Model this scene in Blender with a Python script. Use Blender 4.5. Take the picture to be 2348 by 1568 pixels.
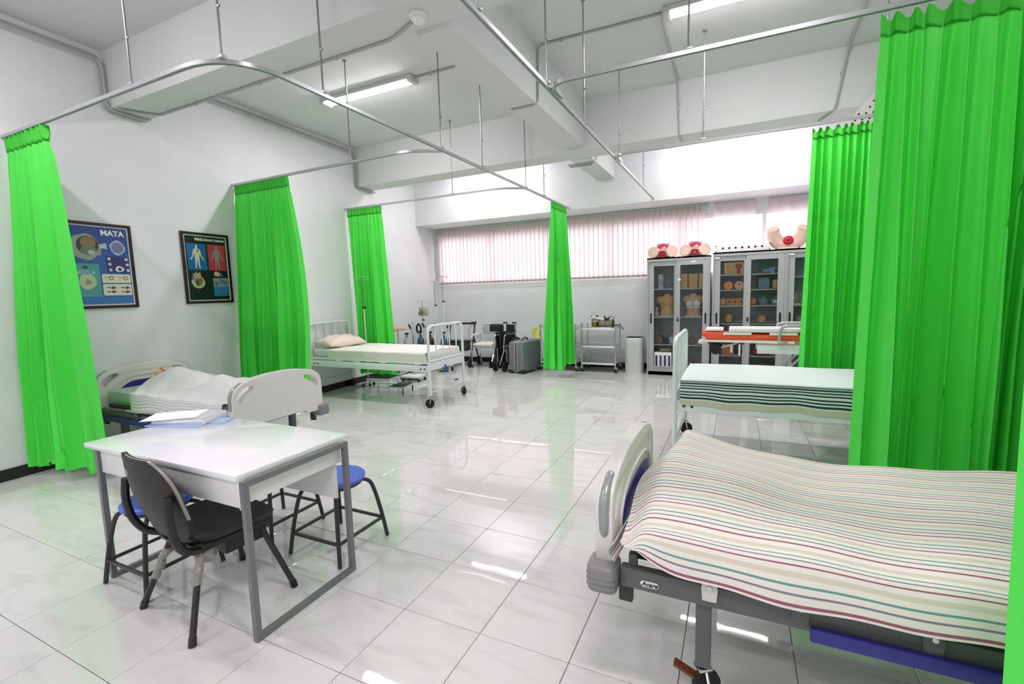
import bpy, bmesh, math, random
from mathutils import Matrix, Vector, noise
for o in list(bpy.data.objects): bpy.data.objects.remove(o)
PI = math.pi
S = bpy.context.scene
COL = S.collection
RND = random.Random(11)

# ---------------------------------------------------------------- camera
YAW, PITCH, ROLL = -0.4474, -0.1077, -0.0292
FPX = 1070.87
CAM = Vector((1.36384, -1.60464, 1.45796))
fwd = Vector((math.sin(YAW)*math.cos(PITCH), math.cos(YAW)*math.cos(PITCH), math.sin(PITCH)))
rgt = Vector((math.cos(YAW), -math.sin(YAW), 0)); up = rgt.cross(fwd)
r2 = math.cos(ROLL)*rgt + math.sin(ROLL)*up
u2 = -math.sin(ROLL)*rgt + math.cos(ROLL)*up
cd = bpy.data.cameras.new('camera'); cam = bpy.data.objects.new('camera', cd); COL.objects.link(cam)
cam.matrix_world = Matrix(((r2.x, u2.x, -fwd.x, CAM.x), (r2.y, u2.y, -fwd.y, CAM.y), (r2.z, u2.z, -fwd.z, CAM.z), (0, 0, 0, 1)))
cd.sensor_fit = 'HORIZONTAL'; cd.sensor_width = 36; cd.lens = 36*FPX/2348; cd.clip_start = 0.02
S.camera = cam
# ---------------------------------------------------------------- daylight outside and exposure
LAMP_POWER = 64.0
SKY = 4.6
w = bpy.data.worlds.new('World'); S.world = w; w.use_nodes = True
bg = w.node_tree.nodes['Background']; bg.inputs[0].default_value = (1.0, 0.95, 0.98, 1); bg.inputs[1].default_value = SKY
S.view_settings.view_transform = 'Standard'; S.view_settings.look = 'None'
S.view_settings.gamma = 1.0; S.view_settings.use_curve_mapping = False
S.view_settings.exposure = 0.54
S.cycles.max_bounces = 10; S.cycles.diffuse_bounces = 6; S.cycles.glossy_bounces = 4
S.cycles.transmission_bounces = 8; S.cycles.transparent_max_bounces = 16
S.cycles.caustics_reflective = False; S.cycles.caustics_refractive = False

# ---------------------------------------------------------------- materials
def lin(c):
    return tuple(((x/255)/12.92 if x/255 <= 0.04045 else ((x/255+0.055)/1.055)**2.4) for x in c)
def mat(name, rgb, rough=0.5, metal=0.0, spec=0.5, nscale=0, namt=0.0, bump=0.0, bscale=60, trans=0.0):
    m = bpy.data.materials.new(name); m.use_nodes = True
    nt = m.node_tree; b = nt.nodes['Principled BSDF']
    c = lin(rgb)
    b.inputs['Base Color'].default_value = (*c, 1); b.inputs['Roughness'].default_value = rough
    b.inputs['Metallic'].default_value = metal; b.inputs['Specular IOR Level'].default_value = spec
    m.diffuse_color = (*c, 1)
    tc = nt.nodes.new('ShaderNodeTexCoord')
    if nscale:
        n = nt.nodes.new('ShaderNodeTexNoise'); n.inputs['Scale'].default_value = nscale; n.inputs['Detail'].default_value = 4
        nt.links.new(tc.outputs['Object'], n.inputs['Vector'])
        r = nt.nodes.new('ShaderNodeValToRGB')
        r.color_ramp.elements[0].position = 0.3; r.color_ramp.elements[1].position = 0.7
        r.color_ramp.elements[0].color = (*[x*(1-namt) for x in c], 1)
        r.color_ramp.elements[1].color = (*[min(1, x*(1+namt*0.5)) for x in c], 1)
        nt.links.new(n.outputs['Fac'], r.inputs[0]); nt.links.new(r.outputs[0], b.inputs['Base Color'])
    if bump:
        n2 = nt.nodes.new('ShaderNodeTexNoise'); n2.inputs['Scale'].default_value = bscale; n2.inputs['Detail'].default_value = 3
        nt.links.new(tc.outputs['Object'], n2.inputs['Vector'])
        bp = nt.nodes.new('ShaderNodeBump'); bp.inputs['Strength'].default_value = bump; bp.inputs['Distance'].default_value = 0.01
        nt.links.new(n2.outputs['Fac'], bp.inputs['Height']); nt.links.new(bp.outputs[0], b.inputs['Normal'])
    if trans:
        t = nt.nodes.new('ShaderNodeBsdfTranslucent'); t.inputs[0].default_value = (*c, 1)
        mx = nt.nodes.new('ShaderNodeMixShader'); mx.inputs[0].default_value = trans
        out = nt.nodes['Material Output']
        nt.links.new(b.outputs[0], mx.inputs[1]); nt.links.new(t.outputs[0], mx.inputs[2]); nt.links.new(mx.outputs[0], out.inputs[0])
    return m
def glass_mat(name, tint=(235, 240, 240), refl=0.06, opac=0.0):
    m = bpy.data.materials.new(name); m.use_nodes = True; nt = m.node_tree
    for n in list(nt.nodes): nt.nodes.remove(n)
    out = nt.nodes.new('ShaderNodeOutputMaterial'); tr = nt.nodes.new('ShaderNodeBsdfTransparent'); tr.inputs[0].default_value = (*lin(tint), 1)
    gl = nt.nodes.new('ShaderNodeBsdfGlossy'); gl.inputs['Roughness'].default_value = 0.02
    fr = nt.nodes.new('ShaderNodeFresnel'); fr.inputs['IOR'].default_value = 1.3
    mx = nt.nodes.new('ShaderNodeMixShader')
    nt.links.new(fr.outputs[0], mx.inputs[0]); nt.links.new(tr.outputs[0], mx.inputs[1]); nt.links.new(gl.outputs[0], mx.inputs[2])
    nt.links.new(mx.outputs[0], out.inputs[0]); return m
def emit_mat(name, rgb, s):
    m = bpy.data.materials.new(name); m.use_nodes = True; nt = m.node_tree
    b = nt.nodes['Principled BSDF']; b.inputs['Base Color'].default_value = (0.9, 0.9, 0.9, 1)
    b.inputs['Emission Color'].default_value = (*lin(rgb), 1); b.inputs['Emission Strength'].default_value = s
    return m
def stripe_mat(name, base, stripes, axis, period, rough=0.8, ang=0.0):
    """woven stripes: stripes = list of (start, end, rgb) as fractions of the period, read along a UV axis in metres"""
    m = bpy.data.materials.new(name); m.use_nodes = True; nt = m.node_tree; b = nt.nodes['Principled BSDF']
    b.inputs['Roughness'].default_value = rough; b.inputs['Specular IOR Level'].default_value = 0.2
    uv = nt.nodes.new('ShaderNodeUVMap'); sp = nt.nodes.new('ShaderNodeSeparateXYZ'); nt.links.new(uv.outputs[0], sp.inputs[0])
    dv = nt.nodes.new('ShaderNodeMath'); dv.operation = 'DIVIDE'; dv.inputs[1].default_value = period
    nt.links.new(sp.outputs[axis], dv.inputs[0])
    fr = nt.nodes.new('ShaderNodeMath'); fr.operation = 'FRACT'; nt.links.new(dv.outputs[0], fr.inputs[0])
    r = nt.nodes.new('ShaderNodeValToRGB'); r.color_ramp.interpolation = 'CONSTANT'
    els = r.color_ramp.elements; els[0].position = 0; els[0].color = (*lin(base), 1); els.remove(els[1])
    for a, e, c in stripes:
        x = els.new(a); x.color = (*lin(c), 1)
        x = els.new(e); x.color = (*lin(base), 1)
    nt.links.new(fr.outputs[0], r.inputs[0]); nt.links.new(r.outputs[0], b.inputs['Base Color'])
    n2 = nt.nodes.new('ShaderNodeTexNoise'); n2.inputs['Scale'].default_value = 14
    tc = nt.nodes.new('ShaderNodeTexCoord'); nt.links.new(tc.outputs['Object'], n2.inputs['Vector'])
    bp = nt.nodes.new('ShaderNodeBump'); bp.inputs['Strength'].default_value = 0.25; bp.inputs['Distance'].default_value = 0.02
    nt.links.new(n2.outputs['Fac'], bp.inputs['Height']); nt.links.new(bp.outputs[0], b.inputs['Normal'])
    return m
def tile_mat():
    m = bpy.data.materials.new('glazed_marble_tile'); m.use_nodes = True; nt = m.node_tree; b = nt.nodes['Principled BSDF']
    oi = nt.nodes.new('ShaderNodeObjectInfo'); ge = nt.nodes.new('ShaderNodeNewGeometry')
    cmb = nt.nodes.new('ShaderNodeCombineXYZ'); mu = nt.nodes.new('ShaderNodeMath'); mu.operation = 'MULTIPLY'; mu.inputs[1].default_value = 37
    nt.links.new(oi.outputs['Random'], mu.inputs[0]); nt.links.new(mu.outputs[0], cmb.inputs[2])
    ad = nt.nodes.new('ShaderNodeVectorMath'); ad.operation = 'ADD'
    nt.links.new(ge.outputs['Position'], ad.inputs[0]); nt.links.new(cmb.outputs[0], ad.inputs[1])
    mp = nt.nodes.new('ShaderNodeMapping'); mp.inputs['Rotation'].default_value = (0, 0, 0.6); mp.inputs['Scale'].default_value = (2.2, 7, 3)
    nt.links.new(ad.outputs[0], mp.inputs[0])
    n = nt.nodes.new('ShaderNodeTexNoise'); n.inputs['Scale'].default_value = 1.3; n.inputs['Detail'].default_value = 6; n.inputs['Distortion'].default_value = 0.8
    nt.links.new(mp.outputs[0], n.inputs[0])
    r = nt.nodes.new('ShaderNodeValToRGB'); e = r.color_ramp.elements
    e[0].position = 0.28; e[0].color = (*lin((200, 203, 198)), 1); e[1].position = 0.50; e[1].color = (*lin((215, 217, 213)), 1)
    nt.links.new(n.outputs['Fac'], r.inputs[0]); nt.links.new(r.outputs[0], b.inputs['Base Color'])
    b.inputs['Roughness'].default_value = 0.025; b.inputs['IOR'].default_value = 1.78
    n2 = nt.nodes.new('ShaderNodeTexNoise'); n2.inputs['Scale'].default_value = 5
    nt.links.new(ge.outputs['Position'], n2.inputs[0])
    bp = nt.nodes.new('ShaderNodeBump'); bp.inputs['Strength'].default_value = 0.035; bp.inputs['Distance'].default_value = 0.01
    nt.links.new(n2.outputs['Fac'], bp.inputs['Height']); nt.links.new(bp.outputs[0], b.inputs['Normal'])
    return m

M = dict(
    wall=mat('wall_paint', (228, 229, 232), 0.75, spec=0.3, nscale=3, namt=0.03, bump=0.05, bscale=40),
    ceil=mat('ceiling_plaster', (214, 216, 215), 0.8, nscale=2, namt=0.03, bump=0.15, bscale=25),
    tile=tile_mat(), grout=mat('grout', (122, 120, 112), 0.9),
    base=mat('black_tile', (34, 24, 26), 0.15),
    green=mat('green_curtain_cloth', (86, 230, 84), 0.5, spec=0.35, bump=0.06, bscale=9, trans=0.04),
    greenband=mat('green_heading_band', (74, 206, 66), 0.6, spec=0.3, trans=0.1),
    alu=mat('aluminium', (186, 189, 191), 0.32, metal=0.6), chrome=mat('chrome', (215, 217, 218), 0.12, metal=1.0),
    rod=mat('galvanised_rod', (150, 153, 154), 0.35, metal=0.7),
    white=mat('white_enamel', (222, 230, 230), 0.3), abs=mat('cream_plastic', (224, 223, 218), 0.35),
    absg=mat('grey_plastic', (134, 134, 136), 0.45), grip=mat('silver_grip', (158, 166, 164), 0.3, metal=0.35),
    steel=mat('grey_painted_steel', (96, 97, 99), 0.4, nscale=8, namt=0.08), dark=mat('dark_steel', (48, 48, 50), 0.45),
    blk=mat('black_plastic', (26, 26, 29), 0.4), rubber=mat('black_rubber', (30, 30, 32), 0.7), blue=mat('navy_plastic', (52, 48, 140), 0.4),
    stool=mat('blue_seat_plastic', (72, 98, 206), 0.35), worn=mat('worn_black_plastic', (24, 22, 21), 0.5, nscale=22, namt=0.4),
    paint=mat('worn_black_paint', (46, 44, 44), 0.4, nscale=60, namt=0.5), tape=mat('clear_packing_tape', (142, 141, 134), 0.25, bump=0.4, bscale=50),
    desk=mat('white_laminate', (236, 239, 240), 0.08), deskframe=mat('grey_square_tube', (112, 116, 118), 0.35, nscale=40, namt=0.12), lam=mat('white_board', (226, 228, 226), 0.4),
    cab=mat('grey_cabinet_steel', (170, 175, 175), 0.4), cabin=mat('cabinet_inside', (172, 176, 178), 0.6), shelf=mat('cabinet_shelf', (206, 209, 208), 0.4),
    glass=glass_mat('cabinet_glass', (240, 243, 244)), wglass=glass_mat('window_glass', (250, 252, 255)),
    clear=glass_mat('clear_plastic', (225, 230, 226)), yellow=mat('yellow_fluid', (226, 176, 40), 0.2),
    cream=mat('cream_cover', (234, 231, 224), 0.8, bump=0.2, bscale=6), pillow=mat('pink_cotton', (238, 218, 206), 0.85, bump=0.15, bscale=10),
    sheet=mat('white_cotton', (232, 232, 226), 0.85, bump=0.2, bscale=8), vinyl=mat('pale_mattress_vinyl', (205, 214, 208), 0.4),
    skin=mat('skin_vinyl', (228, 178, 140), 0.45), skinp=mat('pale_skin_vinyl', (242, 208, 192), 0.45), skiny=mat('tan_vinyl', (222, 178, 118), 0.5),
    skino=mat('orange_tan_vinyl', (222, 150, 78), 0.5), red=mat('dark_red_vinyl', (140, 22, 42), 0.4), pink=mat('rose_vinyl', (206, 66, 96), 0.4), palepink=mat('pale_pink_vinyl', (240, 186, 196), 0.45),
    orange=mat('orange_vinyl', (232, 88, 40), 0.4), wht=mat('white_plastic', (236, 236, 234), 0.4), paper=mat('paper', (244, 245, 247), 0.7), folder=mat('blue_folder', (168, 192, 226), 0.4),
    grayp=mat('grey_print', (120, 120, 132), 0.6), case=mat('grey_hard_shell', (116, 120, 124), 0.45, bump=0.25, bscale=90), navy=mat('navy_enamel', (36, 36, 78), 0.35),
    cloth=mat('black_nylon', (28, 28, 32), 0.75), purple=mat('purple_cloth', (92, 58, 158), 0.85, bump=0.4, bscale=20), yell=mat('yellow_cloth', (226, 220, 120), 0.8),
    teal=mat('teal_steel', (52, 88, 96), 0.4), gcyl=mat('light_grey_steel', (176, 182, 184), 0.35), wood=mat('orange_wood', (214, 142, 92), 0.5, nscale=20, namt=0.15),
    brass=mat('smoked_drum', (128, 124, 104), 0.3, metal=0.3), bin=mat('light_grey_bin', (208, 211, 210), 0.45), cloudy=mat('faded_cloth', (150, 120, 110), 0.9, nscale=15, namt=0.5),
    bluebox=mat('light_blue_box', (120, 170, 214), 0.5), greybox=mat('blue_grey_box', (132, 150, 164), 0.5), salmon=mat('salmon_card', (206, 132, 98), 0.7), orng=mat('amber_folder', (236, 164, 44), 0.5),
    bag=mat('beige_bag', (190, 178, 146), 0.6), frame=mat('dark_brown_frame', (40, 18, 20), 0.3), mount=mat('mount_edge', (206, 208, 214), 0.4),
    blind=mat('pinkish_blind_fabric', (232, 216, 217), 0.9, trans=0.36, nscale=200, namt=0.05), weight=mat('blind_weight', (178, 163, 164), 0.7),
    sheer=None, lamp=emit_mat('lamp_diffuser', (255, 242, 250), LAMP_POWER), lampbody=mat('lamp_housing', (206, 208, 208), 0.35), pipe=mat('grey_conduit', (172, 174, 174), 0.5), perf=mat('perforated_board', (222, 216, 212), 0.7), rust=mat('rusty_pedal', (120, 66, 40), 0.7),
    redp=mat('red_clip', (190, 30, 40), 0.4), dkblue=mat('blue_knob', (38, 84, 140), 0.4), hole=mat('black_hole', (14, 14, 14), 0.9),
)
def sheer_mat():
    m = bpy.data.materials.new('sheer_voile'); m.use_nodes = True; nt = m.node_tree
    for n in list(nt.nodes): nt.nodes.remove(n)
    out = nt.nodes.new('ShaderNodeOutputMaterial'); tr = nt.nodes.new('ShaderNodeBsdfTransparent')
    tl = nt.nodes.new('ShaderNodeBsdfTranslucent'); tl.inputs[0].default_value = (0.85, 0.72, 0.76, 1)
    df = nt.nodes.new('ShaderNodeBsdfDiffuse'); df.inputs[0].default_value = (0.85, 0.74, 0.77, 1)
    m1 = nt.nodes.new('ShaderNodeMixShader'); m1.inputs[0].default_value = 0.5; m2 = nt.nodes.new('ShaderNodeMixShader'); m2.inputs[0].default_value = 0.72
    nt.links.new(tl.outputs[0], m1.inputs[1]); nt.links.new(df.outputs[0], m1.inputs[2])
    nt.links.new(tr.outputs[0], m2.inputs[1]); nt.links.new(m1.outputs[0], m2.inputs[2]); nt.links.new(m2.outputs[0], out.inputs[0]); return m
M['sheer'] = sheer_mat()
M['blanket4'] = stripe_mat('cream_striped_cotton', (234, 230, 222), [(0.05, 0.11, (158, 96, 116)), (0.27, 0.325, (136, 132, 148)), (0.48, 0.54, (112, 158, 152)), (0.70, 0.87, (216, 209, 192))], 1, 0.100)
M['blanket3'] = stripe_mat('green_striped_blanket', (214, 226, 222), [(0.0001, 0.050, (196, 196, 170))]+[(0.058+k*0.0172, 0.0665+k*0.0172, (44, 68, 66)) for k in range(7)], 1, 1.26)
M['blanket1'] = stripe_mat('grey_striped_cotton', (228, 228, 227), [(0.40, 0.60, (168, 169, 170))], 1, 0.021)

# ---------------------------------------------------------------- mesh helpers
def tag(o, label, cat, group=None, kind=None):
    if label: o['label'] = label
    if cat: o['category'] = cat
    if group: o['group'] = group
    if kind: o['kind'] = kind
    return o
def thing(name, label, cat, loc=(0, 0, 0), rz=0.0, group=None):
    o = bpy.data.objects.new(name, None); COL.objects.link(o); o.empty_display_size = 0.1
    o.location = loc; o.rotation_euler = (0, 0, rz)
    return tag(o, label, cat, group)
class MB:
    def __init__(s): s.v = []; s.f = []; s.uv = None
    def add(s, vs, fs, mtx=None):
        b = len(s.v)
        for p in vs:
            p = Vector(p)
            s.v.append(tuple(mtx @ p if mtx else p))
        s.f += [tuple(b+i for i in f) for f in fs]; return s
    def box(s, c, d, bev=0.0, mtx=None, rz=0.0, rx=0.0, ry=0.0):
        hx, hy, hz = d[0]/2, d[1]/2, d[2]/2
        m = Matrix.Translation(c) @ Matrix.Rotation(rz, 4, 'Z') @ Matrix.Rotation(ry, 4, 'Y') @ Matrix.Rotation(rx, 4, 'X')
        if mtx: m = mtx @ m
        if bev <= 0:
            vs = [(x, y, z) for z in (-hz, hz) for y in (-hy, hy) for x in (-hx, hx)]
            return s.add(vs, [(0, 2, 3, 1), (4, 5, 7, 6), (0, 1, 5, 4), (2, 6, 7, 3), (0, 4, 6, 2), (1, 3, 7, 5)], m)
        bm = bmesh.new(); bmesh.ops.create_cube(bm, size=1)
        for v in bm.verts: v.co = Vector((v.co.x*d[0], v.co.y*d[1], v.co.z*d[2]))
        bmesh.ops.bevel(bm, geom=bm.edges[:], offset=min(bev, min(d)*0.49), segments=2, profile=0.5, affect='EDGES')
        s.bm(bm, m); return s
    def bm(s, bm, m=None):
        bm.verts.index_update()
        s.add([v.co for v in bm.verts], [[v.index for v in f.verts] for f in bm.faces], m); bm.free(); return s
    def tube(s, pts, r, seg=8, closed=False, caps=True, sq=False):
        pts = [Vector(p) for p in pts]; n = len(pts); rr = r if isinstance(r, (list, tuple)) else [r]*n
        b = len(s.v); nrm = None
        for i, p in enumerate(pts):
            a = pts[i-1] if (i > 0 or closed) else p; c = pts[(i+1) % n] if (i < n-1 or closed) else p
            t1 = (p-a).normalized() if (p-a).length > 1e-9 else None; t2 = (c-p).normalized() if (c-p).length > 1e-9 else None
            t = ((t1 or t2)+(t2 or t1)).normalized()
            if t.length < 1e-6: t = t1
            if nrm is None:
                h = Vector((0, 0, 1)) if abs(t.z) < 0.9 else Vector((0, 1, 0))
                nrm = (h - t*h.dot(t)).normalized()
            else: nrm = (nrm - t*nrm.dot(t)).normalized()
            bi = t.cross(nrm)
            k = 1.0
            if t1 and t2:
                cs = max(0.3, (1+max(-0.99, min(1, t1.dot(t2))))/2)**0.5; k = 1/cs
            for j in range(seg):
                an = 2*PI*j/seg + (PI/4 if sq else 0)
                s.v.append(tuple(p + (nrm*math.cos(an)+bi*math.sin(an))*rr[i]*(k if k < 1.5 else 1.5)))
        m = n if closed else n-1
        for i in range(m):
            for j in range(seg):
                a = b+i*seg+j; a2 = b+i*seg+(j+1) % seg; c = b+((i+1) % n)*seg+j; c2 = b+((i+1) % n)*seg+(j+1) % seg
                s.f.append((a, a2, c2, c))
        if caps and not closed:
            s.f.append(tuple(b+j for j in range(seg-1, -1, -1))); s.f.append(tuple(b+(n-1)*seg+j for j in range(seg)))
        return s
    def cyl(s, p0, p1, r, r1=None, seg=16):
        return s.tube([p0, p1], [r, r if r1 is None else r1], seg)
    def lathe(s, prof, seg=20, mtx=None):
        vs = []; fs = []; n = len(prof)
        for (r, z) in prof:
            for j in range(seg): vs.append((r*math.cos(2*PI*j/seg), r*math.sin(2*PI*j/seg), z))
        for i in range(n-1):
            for j in range(seg): fs.append((i*seg+j, i*seg+(j+1) % seg, (i+1)*seg+(j+1) % seg, (i+1)*seg+j))
        if prof[0][0] > 1e-6: fs.append(tuple(range(seg-1, -1, -1)))
        if prof[-1][0] > 1e-6: fs.append(tuple((n-1)*seg+j for j in range(seg)))
        return s.add(vs, fs, mtx)
    def ell(s, c, r, seg=16, rings=10, mtx=None, e=1.0):
        def sp(x): return math.copysign(abs(x)**e, x)
        vs = []; fs = []
        for i in range(rings+1):
            th = PI*i/rings
            for j in range(seg):
                ph = 2*PI*j/seg
                vs.append((c[0]+r[0]*sp(math.sin(th))*sp(math.cos(ph)), c[1]+r[1]*sp(math.sin(th))*sp(math.sin(ph)), c[2]-r[2]*sp(math.cos(th))))
        for i in range(rings):
            for j in range(seg): fs.append((i*seg+j, i*seg+(j+1) % seg, (i+1)*seg+(j+1) % seg, (i+1)*seg+j))
        return s.add(vs, fs, mtx)
    def prism(s, poly, z0, z1, mtx=None):
        n = len(poly)
        vs = [(x, y, z0) for x, y in poly]+[(x, y, z1) for x, y in poly]
        fs = [tuple(range(n-1, -1, -1)), tuple(range(n, 2*n))]+[(i, (i+1) % n, n+(i+1) % n, n+i) for i in range(n)]
        return s.add(vs, fs, mtx)
    def grid(s, fn, nu, nv, closed_u=False, uv=False):
        b = len(s.v); 
        if uv and s.uv is None: s.uv = {}
        for j in range(nv+1):
            for i in range(nu+(0 if closed_u else 1)):
                p = fn(i/nu, j/nv)
                if uv: s.uv[len(s.v)] = (p[3], p[4]); p = p[:3]
                s.v.append(tuple(p))
        w_ = nu if closed_u else nu+1
        for j in range(nv):
            for i in range(nu):
                i2 = (i+1) % w_
                s.f.append((b+j*w_+i, b+j*w_+i2, b+(j+1)*w_+i2, b+(j+1)*w_+i))
        return s
    def curve2d(s, outlines, t, bev=0.0, mtx=None, res=2):
        c = bpy.data.curves.new('tmp', 'CURVE'); c.dimensions = '2D'; c.fill_mode = 'BOTH'; c.extrude = max(0.0001, t/2-bev); c.bevel_depth = bev; c.bevel_resolution = res; c.offset = -bev
        for pts in outlines:
            q = c.splines.new('POLY'); q.points.add(len(pts)-1); q.use_cyclic_u = True
            for p, xy in zip(q.points, pts): p.co = (xy[0], xy[1], 0, 1)
        o = bpy.data.objects.new('tmp', c); me = bpy.data.meshes.new_from_object(o)
        s.add([v.co for v in me.vertices], [tuple(p.vertices) for p in me.polygons], mtx)
        bpy.data.objects.remove(o); bpy.data.curves.remove(c); bpy.data.meshes.remove(me); return s
    def build(s, name, m, parent=None, smooth=True, ang=38, label=None):
        me = bpy.data.meshes.new(name); me.from_pydata(s.v, [], s.f); me.validate(); 
        if s.uv is not None:
            ul = me.uv_layers.new(name='UVMap')
            for lp in me.loops: ul.data[lp.index].uv = s.uv.get(lp.vertex_index, (0, 0))
        bm = bmesh.new(); bm.from_mesh(me)
        if s.uv is None: bmesh.ops.remove_doubles(bm, verts=bm.verts, dist=1e-6)
        bmesh.ops.recalc_face_normals(bm, faces=bm.faces); bm.to_mesh(me); bm.free()
        me.materials.append(M[m] if isinstance(m, str) else m)
        if smooth:
            me.shade_smooth(); me.set_sharp_from_angle(angle=math.radians(ang))
        o = bpy.data.objects.new(name, me); COL.objects.link(o)
        if parent is not None: o.parent = parent
        if label: o['label'] = label
        return o
def arc(cx, cy, r, a0, a1, n=8):
    return [(cx+r*math.cos(a0+(a1-a0)*i/n), cy+r*math.sin(a0+(a1-a0)*i/n)) for i in range(n+1)]
def rrect(x0, y0, x1, y1, r, n=5):
    r = min(r, (x1-x0)/2, (y1-y0)/2)
    return arc(x1-r, y0+r, r, -PI/2, 0, n)+arc(x1-r, y1-r, r, 0, PI/2, n)+arc(x0+r, y1-r, r, PI/2, PI, n)+arc(x0+r, y0+r, r, PI, 1.5*PI, n)
def smooth_path(pts, sub=5, closed=False):
    P = [Vector(p) for p in pts]; out = []; n = len(P)
    for i in range(n if closed else n-1):
        p0 = P[(i-1) % n] if (closed or i > 0) else P[0]; p1 = P[i]; p2 = P[(i+1) % n]; p3 = P[(i+2) % n] if (closed or i < n-2) else P[-1]
        for k in range(sub):
            t = k/sub
            out.append(0.5*((2*p1)+(p2-p0)*t+(2*p0-5*p1+4*p2-p3)*t*t+(3*p1-p0-3*p2+p3)*t**3))
    if not closed: out.append(P[-1])
    return out
def fillet(pts, r, n=4):
    """polyline with rounded corners"""
    P = [Vector(p) for p in pts]; out = [P[0]]
    for i in range(1, len(P)-1):
        a, b, c = P[i-1], P[i], P[i+1]; d = min(r, (a-b).length*0.49, (c-b).length*0.49)
        s_ = b+(a-b).normalized()*d; e_ = b+(c-b).normalized()*d
        for k in range(n+1):
            t = k/n; out.append(s_*(1-t)**2+b*2*t*(1-t)+e_*t*t)
    return out+[P[-1]]
def YZ(x=0): return Matrix(((0, 0, 1, x), (1, 0, 0, 0), (0, 1, 0, 0), (0, 0, 0, 1)))      # 2D (a,b) -> (x, a, b)
def XZ(y=0): return Matrix(((1, 0, 0, 0), (0, 0, -1, y), (0, 1, 0, 0), (0, 0, 0, 1)))     # 2D (a,b) -> (a, y, b)
def dup(root, loc, rz, label=None):
    r = root.copy(); COL.objects.link(r); r.location = loc; r.rotation_euler = (0, 0, rz)
    if label: r['label'] = label
    for ch in list(root.children):
        c = ch.copy(); COL.objects.link(c); c.parent = r
        for g in ch.children:
            d = g.copy(); COL.objects.link(d); d.parent = c
    return r
def text_mesh(name, body, size, m, parent, loc, rot=(0, 0, 0), align='CENTER', shear=0.0, off=0.0006, ex=0.0004):
    fc = bpy.data.curves.new(name, 'FONT'); fc.body = body; fc.size = size; fc.align_x = align; fc.align_y = 'CENTER'; fc.extrude = ex; fc.shear = shear; fc.offset = off
    fo = bpy.data.objects.new(name, fc); me = bpy.data.meshes.new_from_object(fo); bpy.data.objects.remove(fo); bpy.data.curves.remove(fc)
    me.materials.clear(); me.materials.append(m); me.name = name
    o = bpy.data.objects.new(name, me); COL.objects.link(o); o.parent = parent; o.location = loc; o.rotation_euler = rot; return o
def lerp(a, b, t): return a+(b-a)*t
def sstep(a, b, x):
    t = max(0, min(1, (x-a)/(b-a))); return t*t*(3-2*t)
def pix(p):
    d = Vector(p)-CAM; z = d.dot(fwd)
    if z <= 0.05: return None
    return (1174+FPX*d.dot(r2)/z, 784-FPX*d.dot(u2)/z)
def XL(y): return -4.13-0.05*y
ZC = 3.86; XR = 3.2; YB = 6.95; YF = -4.6
# ================================================================ the room
def structure(o, label, cat): return tag(o, label, cat, None, 'structure')
fl = MB().box((-0.6, 1.1, -0.06), (8.2, 11.8, 0.096)).build('floor', 'grout', smooth=False)
structure(fl, 'white glazed marble-look tile floor with grey joints', 'floor')
tm = MB()
t_, d_ = 0.1986, 0.004
vs = [(-t_, -t_, -0.009), (t_, -t_, -0.009), (t_, t_, -0.009), (-t_, t_, -0.009), (-t_, -t_, -0.0015), (t_, -t_, -0.0015), (t_, t_, -0.0015), (-t_, t_, -0.0015),
      (-t_+.0015, -t_+.0015, 0), (t_-.0015, -t_+.0015, 0), (t_-.0015, t_-.0015, 0), (-t_+.0015, t_-.0015, 0)]
fs = [(0, 1, 5, 4), (1, 2, 6, 5), (2, 3, 7, 6), (3, 0, 4, 7), (4, 5, 9, 8), (5, 6, 10, 9), (6, 7, 11, 10), (7, 4, 8, 11), (8, 9, 10, 11)]
cells = []
for i in range(-11, 8):
    for j in range(-11, 17):
        c = (i*0.4+0.2, j*0.4+0.2, 0)
        if not (XL(c[1])-0.1 < c[0] < XR and YF < c[1] < YB): continue
        q = [pix((c[0]+a, c[1]+b, 0)) for a, b in ((-.2, -.2), (.2, -.2), (.2, .2), (-.2, .2))]
        ar = 0
        if all(q) and any(-60 < x < 2408 and -60 < y < 1628 for x, y in q):
            ar = abs(sum(q[k][0]*q[(k+1) % 4][1]-q[(k+1) % 4][0]*q[k][1] for k in range(4)))/2
        cells.append((ar, c))
cells.sort(key=lambda a: -a[0])
tile_me = None; rest = MB()
for k, (ar, c) in enumerate(cells):
    if k < 295 and ar > 0:
        if tile_me is None:
            o = MB().add(vs, fs).build('tile', 'tile', fl, smooth=False); tile_me = o.data
        else:
            o = bpy.data.objects.new('tile', tile_me); COL.objects.link(o); o.parent = fl
        o.location = c; o.rotation_euler = (RND.gauss(0, .0011), RND.gauss(0, .0011), 0)
    else: rest.add([(v[0]+c[0], v[1]+c[1], v[2]) for v in vs], fs)
o = rest.build('tile', 'tile', fl, smooth=False); o['kind'] = 'stuff'
# walls
def wall(name, mb, label, m='wall'): return structure(mb.build(name, m, smooth=False), label, 'wall')
y0, y1 = YF-0.1, YB+0.2
wall('wall_left', MB().prism([(XL(y0)-0.2, y0), (XL(y0), y0), (XL(y1), y1), (XL(y1)-0.2, y1)], -0.1, ZC+0.1), 'plain white painted wall behind the two posters')
wall('wall_right', MB().box((XR+0.1, 1.1, 1.9), (0.2, 11.8, 4.0)), 'plain white painted wall behind the right hand beds')
wall('wall_front', MB().box((-0.6, YF-0.1, 1.9), (8.4, 0.2, 4.0)), 'plain white painted wall behind the viewer')
WX0, WX1, WZ0, WZ1 = -4.38, 3.0, 1.63, 2.62
bw = MB()
bw.box((-0.7, YB+0.1, (WZ0-0.1)/2), (8.0, 0.2, WZ0+0.1)); bw.box((-0.7, YB+0.1, (WZ1+ZC+0.1)/2), (8.0, 0.2, ZC+0.1-WZ1))
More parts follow.
